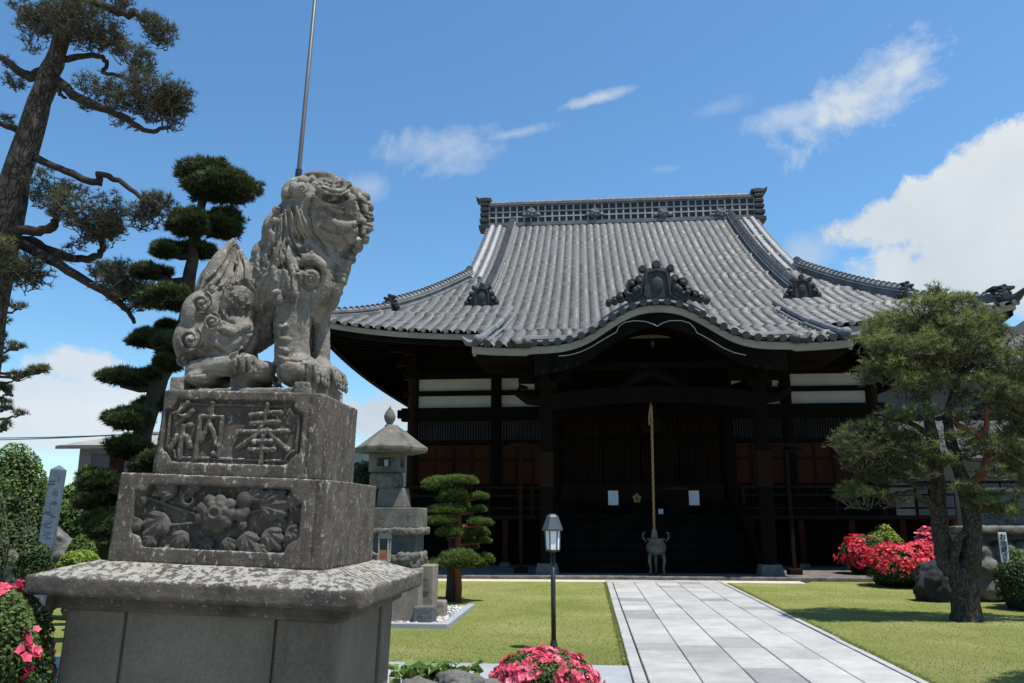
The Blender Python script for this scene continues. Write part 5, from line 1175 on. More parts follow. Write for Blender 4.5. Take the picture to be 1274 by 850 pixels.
# the old pine on the left
Y = 9.0; b = G(-80, 780); b = P(-62, 720, Y); t = thing('pine_tree', 'tall old pine with scaly leaning trunk and sparse gnarled branches at the left edge', 'tree', (b.x, Y, 0))
tr = [(P(-62, 700, Y), .30)]; tr[0] = (Vector((tr[0][0].x, Y, -.05)), .33)
for x, y, r in ((-45, 560, 28), (-22, 430, 25), (-2, 320, 23), (14, 250, 20), (38, 165, 17), (58, 105, 15), (72, 65, 12), (84, 20, 10), (92, -30, 7), (98, -70, 3)): tr.append((P(x, y, Y), M(r, Y)))
o, r_ = wiggle(tr, .02, 3); MB().tube(o, r_, 14, jit=.07).build('trunk', 'bark', t, smooth=True)
for pts in ([(68, 98, 0, 8), (90, 118, -.1, 7), (112, 130, -.2, 6.5), (135, 137, -.3, 5.5), (160, 148, -.35, 4.5), (178, 162, -.35, 3.5), (195, 163, -.3, 3), (212, 158, -.3, 2)],
            [(72, 74, 0, 6), (90, 72, .1, 5), (112, 69, .1, 4), (128, 71, .1, 3.5), (133, 80, .1, 3), (127, 90, .1, 3), (145, 94, .1, 2.6), (165, 102, .15, 2.4), (182, 100, .15, 2), (180, 88, .15, 1.5)],
            [(90, -8, 0, 7), (115, 0, -.2, 6), (140, 12, -.3, 6), (160, 20, -.3, 5.5), (167, 13, -.3, 4.5), (175, 22, -.3, 4), (188, 38, -.3, 2.5)],
            [(52, 90, 0, 8), (38, 97, .1, 7), (22, 88, .1, 6), (6, 74, .1, 5), (-12, 62, .1, 4)],
            [(28, 165, 0, 7), (14, 158, -.1, 5), (-6, 152, -.2, 4)],
            [(45, 197, 0, 6), (66, 207, -.2, 5), (90, 216, -.3, 5), (112, 226, -.4, 5), (124, 228, -.4, 5), (122, 216, -.4, 4), (135, 219, -.5, 4), (155, 230, -.6, 3.6), (175, 246, -.6, 3), (192, 262, -.6, 2)],
            [(5, 292, 0, 9), (25, 286, -.2, 7), (48, 289, -.3, 6.5), (65, 282, -.3, 6.5), (71, 273, -.3, 5), (62, 262, -.3, 3)],
            [(12, 300, 0, 9), (40, 300, .1, 7), (62, 312, .2, 6), (85, 321, .2, 5.5), (110, 323, .2, 5.5), (124, 318, .2, 5), (128, 306, .2, 4.5), (122, 292, .2, 3)],
            [(8, 292, 0, 9), (35, 308, -.1, 7), (65, 324, -.2, 6.5), (95, 342, -.3, 6), (122, 358, -.4, 5.5), (145, 374, -.4, 5), (160, 388, -.4, 3.5), (167, 402, -.4, 2.5)],
            [(30, 240, 0, 4), (28, 262, -.2, 3.5), (20, 268, -.2, 3)], [(76, 100, 0, 3), (74, 118, -.1, 2.5), (82, 122, -.1, 2), (70, 112, -.1, 2)], [(20, 305, 0, 6), (8, 318, -.3, 4), (18, 330, -.3, 3)]):
    limb('branch', Y, pts, 'bark_dark', t, 8, .015, .1)
PAD_L = [(68, 22, 0, 46, 24, 1.5, .55), (108, 34, -.2, 42, 24, 1.5, .5), (45, 28, .2, 20, 20, 1.2), (132, 48, .1, 22, 16, 1.2), (98, 8, 0, 45, 16, 1.4, 1.15), (150, 6, -.3, 16, 10), (200, 42, -.3, 18, 17, 1.5), (186, 28, -.3, 14, 12),
         (38, 52, .3, 20, 11, 1), (165, 74, .1, 24, 17, 1.1), (180, 92, .2, 20, 12), (122, 112, -.3, 26, 18, 1), (112, 132, -.1, 12, 8), (190, 118, -.4, 36, 26, 1.6, .5), (216, 122, -.35, 22, 22, 1.2, .5), (160, 130, -.3, 24, 14, 1.2), (150, 155, -.2, 20, 7, .8), (205, 145, -.3, 24, 14, 1.2),
         (15, 102, .1, 16, 10), (12, 78, .1, 8, 8), (10, 148, -.1, 9, 6), (194, 258, -.6, 22, 14, 1.4), (180, 270, -.6, 18, 16, 1.4), (112, 262, -.4, 40, 22, 1.5, .5), (125, 285, .1, 26, 20, 1.7), (88, 240, -.3, 20, 11, 1), (56, 232, -.1, 24, 18, 1.0), (60, 252, -.1, 20, 10, .9),
         (40, 340, -.3, 22, 15, 1.4), (14, 318, -.3, 24, 20, 1.5, .9), (22, 345, -.3, 22, 18, 1.4), (146, 345, -.4, 34, 16, 1.3), (125, 338, -.3, 18, 12, 1), (168, 362, -.4, 26, 20, 1.4), (150, 362, -.4, 20, 12, 1.2), (76, 320, 0, 16, 7, .8), (95, 306, .2, 12, 8, .8), (4, 300, 0, 14, 12, 1.2, 1.0)]
def gnarled_pads(Y, pads, per, ln, nn, par, needle, twigm, seed, stp=1.0, r0=.0085, wd=.0062, spr=1.25):
    """open pine foliage: crooked forking twigs that wander through each pad, needle tufts at their tips"""
    rg = random.Random(seed); mb = MB(); CC, DD, KK = [], [], []
    def grow(p, d, n, r, c, ax, az, tone):
        pts = [p]
        for k in range(n):
            d = (d+Vector((rg.gauss(0, .55), rg.gauss(0, .55), rg.gauss(.10, .42)))).normalized(); q = pts[-1]+d*rg.uniform(.035, .075)*stp; e = q-c
            if (e.x/ax)**2+(e.y/ax)**2+(e.z/az)**2 > 1.25: d = (d*.3-e.normalized()).normalized(); q = pts[-1]+d*.04*stp
            pts.append(q)
            if r > .003 and rg.random() < .42: grow(q, (d+Vector((rg.gauss(0, 1), rg.gauss(0, 1), rg.gauss(.2, .6)))).normalized(), max(2, n-2), r*.62, c, ax, az, tone)
            if k >= n-2 and rg.random() < .8:
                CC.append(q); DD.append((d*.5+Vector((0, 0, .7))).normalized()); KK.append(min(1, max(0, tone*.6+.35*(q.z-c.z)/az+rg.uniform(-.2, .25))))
        mb.tube(pts, [r*(1-.55*k/n) for k in range(n+1)], 4, caps=False)
    for pd in pads:
        pd = tuple(pd)+(1.0, .5)[len(pd)-5:] if len(pd) < 7 else pd
        px, py, dy, rx, ry, de, tone = pd; c = P(px, py, Y+dy); ax, az = M(rx, Y), M(ry, Y)
        for i in range(max(3, int(per*de*rx*ry/700))):
            a = rg.uniform(0, 2*PI); q = rg.uniform(0, .75); s = c+Vector((ax*q*math.cos(a), ax*q*math.sin(a), -az*rg.uniform(.2, .9))); grow(s, Vector((math.cos(a)*.8, math.sin(a)*.8, .5)).normalized(), rg.randint(3, 6), r0, c, ax, az, tone)
    mb.build('twigs', twigm, par)
    V, Fq, cc = tufts(np.array([tuple(c) for c in CC]), np.array([tuple(d) for d in DD]), nn, ln, wd, spr, np.array(KK)); link('crown', np_mesh('crown', V, Fq, cc), needle, par)
gnarled_pads(Y, [(a[0], a[1], a[2], a[3]*1.25, a[4]*1.3)+tuple(a[5:]) for a in PAD_L], 17, .075, 12, t, 'needle', 'twig', 3)

# sparse pine sprays at the far left
Y = 11.0; b = P(-40, 650, Y); t = thing('pine_tree', 'slim pine at the far left edge with thin level sprays below the old pine', 'tree', (b.x, Y, 0))
MB().tube(*wiggle([(Vector((b.x, Y, -.05)), .12), (P(-36, 520, Y), .10), (P(-30, 440, Y), .08), (P(-22, 380, Y), .04)], .02), 8).build('trunk', 'bark', t, smooth=True)
PAD_S = [(8, 378, 0, 20, 6, 2), (22, 382, 0, 14, 5, 2), (2, 400, 0, 12, 8, 2), (4, 418, 0, 10, 8, 1.6), (14, 432, 0, 20, 7, 2), (0, 446, 0, 12, 8, 2), (36, 463, 0, 22, 6, 2.2, .6), (54, 457, 0, 16, 6, 2, .6), (18, 470, 0, 20, 8, 2), (10, 488, 0, 18, 8, 2.2), (4, 505, 0, 14, 8, 2.2), (24, 514, 0, 14, 5, 2), (6, 530, 0, 14, 10, 2.4)]
for p in PAD_S: limb('branch', Y, [(-30, p[1]+6, 0, 2.5), (p[0]*.4, p[1]+7, 0, 1.8), (p[0], p[1]+3, 0, 1)], 'bark_dark', t, 5)
pads_mesh(Y, PAD_S, 230, 11, .085, .007, t, 'needle', 'twig', .006, 1.2, .5, 5)

# cloud-pruned conifer behind the statue
Y = 8.2; b = P(172, 700, Y); t = thing('cloud_pruned_tree', 'dark cloud pruned conifer with stacked rounded pads behind the lion statue', 'tree', (b.x, Y, 0))
MB().tube(*wiggle([(Vector((b.x, Y, -.05)), .13), (P(172, 620, Y), .11), (P(178, 540, Y), .095), (P(200, 470, Y), .085), (P(232, 400, Y), .08), (P(236, 340, Y), .07), (P(243, 295, Y), .055), (P(254, 240, Y), .04)], .02), 10, jit=.08).build('trunk', 'bark_dark', t, smooth=True)
PAD_C = [(258, 232, 0, 54, 25), (224, 277, -.2, 34, 19), (272, 277, .1, 30, 19), (208, 310, -.1, 26, 12), (240, 314, .2, 32, 11), (190, 341, -.1, 26, 10), (220, 374, -.3, 40, 17), (192, 372, 0, 22, 13), (176, 423, -.1, 22, 11), (208, 432, -.3, 22, 13), (210, 408, .1, 20, 7), (150, 474, -.1, 26, 12), (184, 470, -.1, 20, 9), (205, 455, -.2, 18, 12), (158, 520, -.2, 34, 15), (190, 505, .1, 24, 11), (148, 560, -.1, 34, 15), (180, 575, -.2, 22, 14), (118, 600, -.3, 24, 14), (130, 655, -.2, 30, 19), (112, 628, 0, 20, 10), (150, 615, 0, 20, 20)]
for p in PAD_C:
    s = P(min(255, max(172, np.interp(p[1], [240, 300, 400, 470, 540, 640], [256, 243, 232, 200, 178, 172]))), p[1]+8, Y); e = P(p[0], p[1]+p[4]*.45, Y+p[2])
    MB().tube([s, s.lerp(e, .5)+Vector((0, 0, -.03)), e], [.05, .04, .025], 6).build('branch', 'bark_dark', t, smooth=True)
def lumps(pads, seed, k=3, th=1.0):
    rg = random.Random(seed); o = []
    for px, py, dy, rx, ry in pads:
        for _ in range(k): f = rg.uniform(.5, .78); a = rg.uniform(0, 2*PI); q = rg.uniform(.2, .55); o.append((px+rx*q*math.cos(a), py+ry*q*.8*math.sin(a), dy+rg.uniform(-.12, .12), rx*f, ry*th*rg.uniform(.6, 1.0)))
    return o
CC, DD, KK = [], [], []; core = MB()
for i, (px, py, dy, rx, ry) in enumerate(lumps(PAD_C, 5, 3, 1.0)):
    Yp = Y+dy; c = P(px, py, Yp); ax, az = M(rx, Yp), M(ry, Yp); n_ = int(90+1.5*rx*ry)
    d = lump_dirs(n_); rr = lump_r(d, i, .17, 3.5)*np.cbrt(RNG.uniform(.35, 1, n_)); flat = np.where(d[:, 2] < 0, .62, 1.0)
    Cp = np.stack([d[:, 0]*ax*rr, d[:, 1]*ax*.85*rr, d[:, 2]*az*rr*flat], 1)+np.array(c); CC.append(Cp); dd = d*np.array([.7, .7, .6])+np.array([0, 0, .55]); DD.append(dd)
    KK.append(np.clip(.28+.42*d[:, 2]+RNG.normal(0, .16, n_), 0, 1)); d2 = Vector((ax*.5, ax*.42, az*.3)); core.ball(c, tuple(d2), 12, 8)  # lit tops and dim undersides put into the needle colour
core.build('foliage_core', 'core', t)
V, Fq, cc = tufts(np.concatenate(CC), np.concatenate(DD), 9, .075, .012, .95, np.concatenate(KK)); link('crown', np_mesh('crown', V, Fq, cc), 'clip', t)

# layered round-pruned tree by the lantern
Y = 16.0; c0 = G(566, 746); t = thing('layered_garden_tree', 'small layered garden tree with flat green pads and red brown stems beside the stone lantern', 'tree', (P(567, 740, Y).x, Y, 0))
zg = lambda x, y, dy=0: P(x, y, Y+dy)
for x0, x1, m_, r in ((560, 561, 'bark_dark', 5), (569, 569, 'bark_red', 4.2)):
    a = zg(x0, 748); a.z = -.03; MB().tube(*wiggle([(a, M(r*1.2, Y)), (zg(x1, 700), M(r, Y)), (zg(x1+2, 650), M(r*.8, Y)), (zg(566, 605), M(r*.5, Y))], .02), 8, jit=.08).build('trunk', m_, t, smooth=True)
PAD_N = [(566, 602, 0, 33, 13), (560, 618, -.1, 30, 9), (596, 620, .1, 13, 7), (562, 632, -.15, 31, 9), (598, 636, .1, 13, 6), (557, 648, -.2, 28, 8), (597, 651, 0, 14, 7), (553, 663, -.2, 26, 8), (590, 664, .1, 18, 8), (600, 672, .1, 12, 5), (561, 697, -.3, 42, 14), (600, 697, .1, 13, 10), (580, 640, .4, 22, 30), (575, 672, .4, 26, 14)]
CC, DD, KK = [], [], []; core = MB()
for i, (px, py, dy, rx, ry) in enumerate(lumps(PAD_N, 6, 2)):
    Yp = Y+dy; c = P(px, py, Yp); ax, az = M(rx, Yp), M(ry, Yp); n_ = int(100+3.2*rx*ry); d = lump_dirs(n_); rr = lump_r(d, 40+i, .07, 3)*np.cbrt(RNG.uniform(.4, 1, n_)); flat = np.where(d[:, 2] < 0, .45, 1.0)
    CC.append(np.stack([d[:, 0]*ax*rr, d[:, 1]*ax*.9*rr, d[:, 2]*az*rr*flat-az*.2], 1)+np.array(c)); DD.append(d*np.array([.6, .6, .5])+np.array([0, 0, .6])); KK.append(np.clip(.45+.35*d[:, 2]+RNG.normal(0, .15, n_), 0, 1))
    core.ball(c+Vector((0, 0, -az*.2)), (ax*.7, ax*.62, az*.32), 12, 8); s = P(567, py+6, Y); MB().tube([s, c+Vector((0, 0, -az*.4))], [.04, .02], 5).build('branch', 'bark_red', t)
core.build('foliage_core', 'core', t)
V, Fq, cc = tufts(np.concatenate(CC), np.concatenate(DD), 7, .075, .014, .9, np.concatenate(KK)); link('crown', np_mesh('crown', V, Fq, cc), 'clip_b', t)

# the garden pine on the right
Y = 13.9; g = G(1203, 773); t = thing('pine_tree', 'broad garden pine with forked grey trunk and bright green needles on the right lawn', 'tree', (g.x, Y, 0))
limb('trunk', Y, [(1203, 776, 0, 18.5), (1203, 766, 0, 15.8), (1200, 735, 0, 14.5), (1194, 705, 0, 14.1)], 'bark_pine', t, 12, .01, .12)
limb('trunk', Y, [(1186, 716, 0, 11.4), (1174, 690, .05, 10.6), (1170, 650, .1, 9.2), (1168, 610, .1, 8.4), (1164, 570, .1, 7.9), (1157, 530, .1, 6.6), (1150, 490, .1, 5.3), (1158, 450, .1, 4.4), (1150, 410, .1, 2.6)], 'bark_pine', t, 10, .02, .12)
limb('trunk', Y, [(1202, 716, 0, 12.3), (1208, 690, -.05, 11.4), (1210, 655, -.1, 10.6), (1204, 620, -.1, 8.8), (1194, 585, -.1, 7.0), (1184, 555, -.1, 6.2), (1178, 520, -.1, 5.3), (1190, 480, -.1, 4.4), (1200, 430, -.1, 3.5)], 'bark_pine', t, 10, .02, .12)
for pts, m_ in (([(1200, 606, -.2, 3.5), (1215, 596, -.25, 4.8), (1226, 580, -.3, 4.8), (1229, 560, -.3, 4.4), (1222, 545, -.3, 4.0), (1205, 536, -.3, 3.5), (1190, 528, -.2, 3.5), (1184, 518, -.1, 3.1)], 'bark_red'), ([(1225, 545, -.3, 3.5), (1228, 525, -.3, 3.1), (1226, 505, -.3, 2.6)], 'bark_red'),
                ([(1166, 634, .1, 5.3), (1150, 622, -.1, 4.4), (1132, 612, -.2, 3.5), (1110, 617, -.3, 2.6), (1085, 612, -.3, 1.8)], 'bark_pine'), ([(1162, 606, 0, 4.4), (1140, 606, -.2, 3.1), (1118, 596, -.3, 2.6), (1095, 585, -.3, 1.8)], 'bark_pine'),
                ([(1210, 640, -.1, 4.4), (1230, 632, -.2, 3.5), (1250, 628, -.3, 2.6), (1268, 618, -.3, 1.8)], 'bark_pine'), ([(1160, 545, .1, 4.4), (1140, 530, 0, 3.5), (1115, 520, -.2, 2.6), (1090, 505, -.2, 1.8)], 'bark_pine'), ([(1178, 525, -.1, 4.4), (1205, 510, -.2, 3.5), (1235, 500, -.3, 2.6), (1262, 480, -.3, 1.8)], 'bark_pine'),
                ([(1152, 490, .1, 4.4), (1130, 470, 0, 3.5), (1105, 455, -.1, 2.6), (1080, 440, -.1, 1.8)], 'bark_pine'), ([(1196, 465, -.1, 3.5), (1220, 450, -.2, 3.1), (1240, 425, -.2, 2.2)], 'bark_pine'), ([(1156, 455, .1, 3.5), (1135, 425, .2, 2.6), (1115, 405, .2, 1.8)], 'bark_pine'), ([(1186, 700, -.1, 5.3), (1192, 672, -.25, 4.4), (1200, 662, -.3, 3.5)], 'bark_pine'),
                ([(1165, 580, .1, 3.5), (1145, 575, -.2, 2.6), (1120, 560, -.3, 2.2), (1095, 545, -.3, 1.8)], 'bark_pine')):
    limb('branch', Y, pts, m_, t, 7, .02, .12)
PAD_R = [(1160, 392, .1, 58, 20, 1.1, .8), (1195, 385, -.2, 30, 18, 1.0, .8), (1165, 368, .2, 16, 14, .9), (1197, 366, -.1, 8, 12, 1), (1112, 412, .1, 40, 24, 1.2, .8), (1092, 432, -.2, 30, 18, 1.2, .8), (1145, 415, .5, 40, 24, 1.2, .6), (1190, 418, -.3, 40, 26, 1.2, .8), (1228, 405, 0, 26, 24, 1.1, .7), (1240, 425, .2, 20, 20, 1.1),
         (1120, 440, .4, 36, 18, 1.0, .5), (1165, 448, 0, 42, 20, 1.1, .6), (1098, 465, -.3, 34, 18, 1.1, .8), (1150, 470, -.4, 30, 16, .9, .9), (1205, 458, .3, 34, 20, .8, .6), (1252, 452, -.2, 36, 22, 1.1, .8), (1268, 475, .1, 26, 22, 1.1, .7), (1172, 478, -.3, 22, 14, 1.0, .95), (1120, 492, -.2, 32, 12, .8, .7), (1195, 495, .2, 24, 12, .6), (1240, 498, -.3, 34, 16, .8, .8), (1265, 522, -.1, 28, 26, 1.1, .8),
         (1150, 512, -.4, 26, 10, .8, .9), (1205, 520, -.35, 28, 9, .8, .9), (1130, 545, -.2, 20, 10, .5), (1078, 556, -.3, 40, 26, 1.3, .3), (1102, 545, -.1, 34, 26, 1.2, .3), (1118, 572, -.2, 36, 26, 1.2, .25), (1070, 575, -.3, 30, 16, 1.2, .3), (1095, 596, -.1, 30, 12, 1.0, .3), (1080, 622, -.3, 36, 12, .9, .3), (1060, 612, -.2, 18, 10, .9), (1110, 625, -.2, 20, 9, .8), (1205, 607, -.4, 26, 6, 1.0, 1.0), (1252, 565, -.2, 26, 22, 1.0, .7), (1268, 590, -.2, 22, 20, 1.1, .6), (1240, 618, -.2, 30, 10, .8, .5), (1262, 545, 0, 26, 16, 1.0, .7), (1225, 545, .4, 22, 14, .6), (1150, 560, -.35, 30, 14, 1.1, .5), (1130, 590, -.3, 34, 12, 1.1, .4), (1225, 560, -.3, 26, 16, 1.1, .6), (1258, 640, -.2, 30, 12, 1.0, .5), (1225, 630, -.3, 26, 8, 1.0, .6), (1180, 575, -.45, 20, 8, .9, .7), (1262, 500, -.3, 30, 22, 1.1, .7), (1120, 520, -.4, 30, 14, 1.0, .6), (1060, 540, -.2, 20, 14, 1.1, .4), (1225, 440, -.4, 30, 20, 1.1, .7), (1140, 440, -.4, 34, 20, 1.1, .7), (1172, 440, -.5, 30, 18, .9, .8), (1140, 482, -.5, 26, 14, .9, .8), (1185, 545, -.5, 26, 8, .8, .9), (1225, 480, -.5, 24, 14, .9, .8), (1160, 428, -.5, 24, 14, .9, .9), (1235, 590, -.4, 24, 10, .9, .7), (1145, 590, -.4, 22, 8, .8, .5), (1300, 430, 0, 40, 40, .8), (1310, 520, 0, 40, 50, .8)]
gnarled_pads(Y, PAD_R, 18, .115, 13, t, 'needle_r', 'twig', 11, 1.75, .012, .0095, 1.1)

# ================================================================ shrubs
def bush(name, label, cat, c, rx, ry, rz, leafmat, n, ls, seed, bloom=None, nb=0, bs=.06, top_only=.1, group=None, box=0.0, patch=None, stem=True):
    c = Vector(c); t = thing(name, label, cat, (c.x, c.y, 0), group); z0 = c.z
    d = lump_dirs(n); d[:, 2] = np.where(d[:, 2] < -.35, -d[:, 2], d[:, 2]); rr = lump_r(d, seed, .08, 2.6)*(1-.22*RNG.uniform(0, 1, n)**2)
    if box: rr = rr*(1+box*(np.abs(d[:, 0]*d[:, 2])+np.abs(d[:, 0]*d[:, 1])))
    pos = np.stack([d[:, 0]*rx*rr, d[:, 1]*ry*rr, d[:, 2]*rz*rr], 1)+np.array([c.x, c.y, z0]); pos[:, 2] = np.maximum(pos[:, 2], .02)
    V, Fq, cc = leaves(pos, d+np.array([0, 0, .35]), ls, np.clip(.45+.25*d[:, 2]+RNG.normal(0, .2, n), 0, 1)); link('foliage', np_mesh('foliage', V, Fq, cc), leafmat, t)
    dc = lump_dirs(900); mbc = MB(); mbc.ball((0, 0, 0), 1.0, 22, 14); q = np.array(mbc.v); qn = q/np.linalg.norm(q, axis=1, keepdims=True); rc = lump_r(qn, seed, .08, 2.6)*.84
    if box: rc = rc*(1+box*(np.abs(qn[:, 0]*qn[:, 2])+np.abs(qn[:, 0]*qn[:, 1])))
    q = np.stack([qn[:, 0]*rx*rc, qn[:, 1]*ry*rc, qn[:, 2]*rz*rc], 1)+np.array([c.x, c.y, z0]); q[:, 2] = np.maximum(q[:, 2], .0); mbc.v = [tuple(v) for v in q]; mbc.build('foliage_core', 'core', t)
    if bloom:
        d = lump_dirs(nb*4); k = d[:, 2]+RNG.normal(0, .12, len(d)) > top_only
        if patch is not None:
            pn = np.zeros(len(d)); rgp = np.random.default_rng(seed+5)
            for _ in range(5): pn += np.sin(d@(rgp.normal(size=3)*4.5)+rgp.uniform(0, 6))
            k &= pn > patch
        d = d[k][:nb]; m = len(d); rr = lump_r(d, seed, .08, 2.6)*(1.0+RNG.uniform(-.08, .07, m)+(RNG.uniform(0, 1, m) < .06)*RNG.uniform(0, .12, m))
        if box: rr = rr*(1+box*(np.abs(d[:, 0]*d[:, 2])+np.abs(d[:, 0]*d[:, 1])))
        pos = np.stack([d[:, 0]*rx*rr, d[:, 1]*ry*rr, d[:, 2]*rz*rr], 1)+np.array([c.x, c.y, z0]); pos[:, 2] = np.maximum(pos[:, 2], .05)
        nn_ = d+np.array([0, 0, .3])+RNG.normal(0, .35, (m, 3)); dn, u, v = frame(nn_); Vs, Cs = [], []; kk = np.clip(RNG.normal(.45, .34, m), 0, 1); s = (bs*RNG.uniform(.7, 1.15, m))[:, None]; a0 = RNG.uniform(0, 6.28, m)
        for i in range(5):                     # five open petals to a flower
            a = (a0+i*1.2566)[:, None]; w_ = u*np.cos(a)+v*np.sin(a); x_ = -u*np.sin(a)+v*np.cos(a)
            Vs.append(np.stack([pos, pos+w_*s*.36+x_*s*.24+dn*s*.22, pos+w_*s*.6+dn*s*.24, pos+w_*s*.36-x_*s*.24+dn*s*.22], 1)); Cs.append(np.stack([kk*.6, kk, kk, kk], 1))
        V = np.concatenate(Vs).reshape(-1, 3); cc = np.concatenate(Cs).reshape(-1); link('blossoms', np_mesh('blossoms', V, np.arange(len(V)).reshape(-1, 4), cc), bloom, t)
    return t
def px_bush(name, label, cat, px, py_top, py_bot, w_px, Y, leafmat, n, ls, seed, depth=1.0, zfrac=.42, **k):
    top, bot = P(px, py_top, Y), P(px, py_bot, Y); z0 = max(bot.z, 0); h = top.z-z0; c = (top.x, Y, z0+h*zfrac); rx = M(w_px/2, Y)
    return bush(name, label, cat, c, rx, rx*depth, h*(1-zfrac)*.97, leafmat, n, ls, seed, **k)
px_bush('azalea_bush', 'round pink azalea in full bloom in front of the garden lamp', 'azalea', 677, 809, 905, 112, 7.9, 'azalea_leaf', 6000, .04, 21, bloom='bloom', nb=1000, bs=.056, top_only=-.3, patch=-.35)
px_bush('azalea_bush', 'clipped azalea with a few pink blooms at the left edge beside the plinth', 'azalea', -12, 734, 930, 140, 4.15, 'azalea_leaf', 14000, .03, 22, box=.35, zfrac=.5, bloom='bloom', nb=300, bs=.05, top_only=-.3, patch=1.0)
px_bush('azalea_bush', 'leftmost red pink azalea bush by the hall veranda', 'azalea', 1072, 667, 713, 54, 23.0, 'azalea_leaf', 4500, .07, 23, bloom='bloom_red', nb=950, bs=.1, top_only=-.25, patch=-.9)
px_bush('azalea_bush', 'wide flat topped red azalea bush left of the garden pine', 'azalea', 1126, 679, 730, 80, 20.3, 'azalea_leaf', 5000, .065, 24, box=.3, bloom='bloom_red', nb=1100, bs=.095, top_only=.12, patch=-1.5)
px_bush('azalea_bush', 'small bright pink azalea peeping out behind the pine trunk', 'azalea', 1156, 660, 715, 34, 22.2, 'azalea_leaf', 2200, .065, 25, bloom='bloom', nb=500, bs=.1, top_only=-.3)
px_bush('shrub', 'pale green shrub behind the red azaleas at the hall', 'shrub', 1098, 655, 700, 40, 24.2, 'lime', 1800, .09, 26)
px_bush('shrub', 'dark green shrub at the right edge beside the white name sign', 'shrub', 1275, 695, 768, 62, 15.6, 'shrub_dark', 4500, .06, 27, box=.3)
px_bush('shrub', 'light green twiggy shrub at the right edge above the dark shrub', 'shrub', 1274, 682, 715, 40, 16.1, 'shrub', 900, .06, 28)
for i, (px, y0, y1, wd, Y, mat, lab) in enumerate((
        (20, 556, 700, 110, 15.0, 'shrub', 'bright green hedge shrub at the far left behind the engraved pillar'), (98, 602, 700, 90, 15.5, 'shrub', 'bushy green shrub between the engraved pillar and the plinth'),
        (20, 640, 730, 70, 13.0, 'shrub_dark', 'dark loose shrub at the left edge in front of the engraved pillar'), (100, 686, 715, 50, 10.5, 'lime', 'low lime green plant on the rocks left of the plinth'),
        (135, 590, 700, 70, 17.5, 'shrub_dark', 'dark green shrub under the cloud pruned tree'), (62, 600, 690, 80, 19.0, 'shrub', 'leafy shrub behind the engraved pillar below the tiled house'), (-60, 560, 720, 140, 16.0, 'shrub', 'broad hedge shrub past the left edge'),
        (455, 575, 640, 60, 30.0, 'shrub_dark', 'dark distant shrub seen between plinth and stone lantern'))):
    px_bush('shrub', lab, 'shrub', px, y0, y1, wd, Y, mat, 5200, .085, 60+i, depth=.8)
# a loose sapling in front of the hedge
Y = 12.0; b = P(10, 740, Y); t = thing('sapling', 'thin stemmed sapling with red tinged leaves at the left edge', 'sapling', (b.x, Y, 0))
Cs = []
for i in range(7):
    e = P(random.uniform(-15, 60), random.uniform(585, 660), Y+random.uniform(-.4, .4)); s = Vector((b.x+random.uniform(-.1, .1), Y, 0)); m_ = s.lerp(e, .5)+Vector((random.uniform(-.1, .1), 0, .15))
    MB().tube([s, m_, e], [.016, .011, .004], 5).build('stem', 'twig', t)
    for k in range(60): f = random.uniform(.35, 1); p = s.lerp(m_, f*2) if f < .5 else m_.lerp(e, f*2-1); Cs.append(tuple(p+Vector((random.gauss(0, .09), random.gauss(0, .09), random.gauss(0, .08)))))
Cs = np.array(Cs); V, Fq, cc = leaves(Cs, np.tile([[0, 0, 1.]], (len(Cs), 1)), .075, RNG.uniform(0, 1, len(Cs)), .45, .8); link('leaves', np_mesh('leaves', V, Fq, cc), 'shrub', t)
# broad leaved plants in the near bed
for i, (px, py, hgt, lab) in enumerate(((503, 838, 24, 'broad leaved plant nearest the plinth in the front bed'), (533, 836, 28, 'pale broad leaved plant in the middle of the front bed'), (566, 838, 26, 'broad leaved plant beside the grey rock in the front bed'))):
    Y = 7.6; c = P(px, 870, Y); c.z = 0; t = thing('broad_leaved_plant', lab, 'plant', (c.x, Y, 0), 'broad leaved plants in the front bed'); mb = MB()
    zt = P(px, 826, Y).z; n = 26
    for k in range(n):
        a = random.uniform(0, 6.28); rr = random.uniform(.05, .21); zz = zt*random.uniform(.55, 1.0); h0 = Vector((c.x+rr*.3*math.cos(a), Y+rr*.3*math.sin(a), zz*.4)); tip = Vector((c.x+rr*math.cos(a), Y+rr*math.sin(a), zz))
        dr = Vector((math.cos(a), math.sin(a), random.uniform(-.3, .9))).normalized(); sd = dr.cross(Vector((0, 0, 1))).normalized(); up_ = sd.cross(dr); l = random.uniform(.11, .17); col = random.uniform(.1, 1)
        vs = [tip-dr*l*.5]; 
        for f, w_ in ((.15, .28), (.4, .42), (.65, .38), (.85, .2)):
            vs += [tip-dr*l*.5+dr*l*f+sd*l*w_+up_*.02, tip-dr*l*.5+dr*l*f-up_*.012*(1-f)-Vector((0, 0, .03*f)), tip-dr*l*.5+dr*l*f-sd*l*w_+up_*.02]
        vs.append(tip+dr*l*.55-Vector((0, 0, .03))); fs = [(0, 1, 2), (0, 2, 3)]
        for q in range(3): b_ = 1+q*3; fs += [(b_, b_+3, b_+4, b_+1), (b_+1, b_+4, b_+5, b_+2)]
        fs += [(10, 13, 11), (11, 13, 12)]; mb.add(vs, fs, 0, col); mb.tube([Vector((c.x, Y, 0)), h0, tip-dr*l*.5], .006, 4, caps=False)
    mb.build('leaves', 'broad', t, smooth=True); st = MB().tube([(c.x, Y, 0), (c.x, Y, zt*.35)], .018, 6).build('stem', 'clip_b', t)
MT['rock_shade_tone'] = m_stone('shade_toned_rock', (.02, .021, .024), (.04, .041, .045), None, sc=1.5, bump=.8, darkamt=.3)  # dark rock, with the pine's shade put into its colour
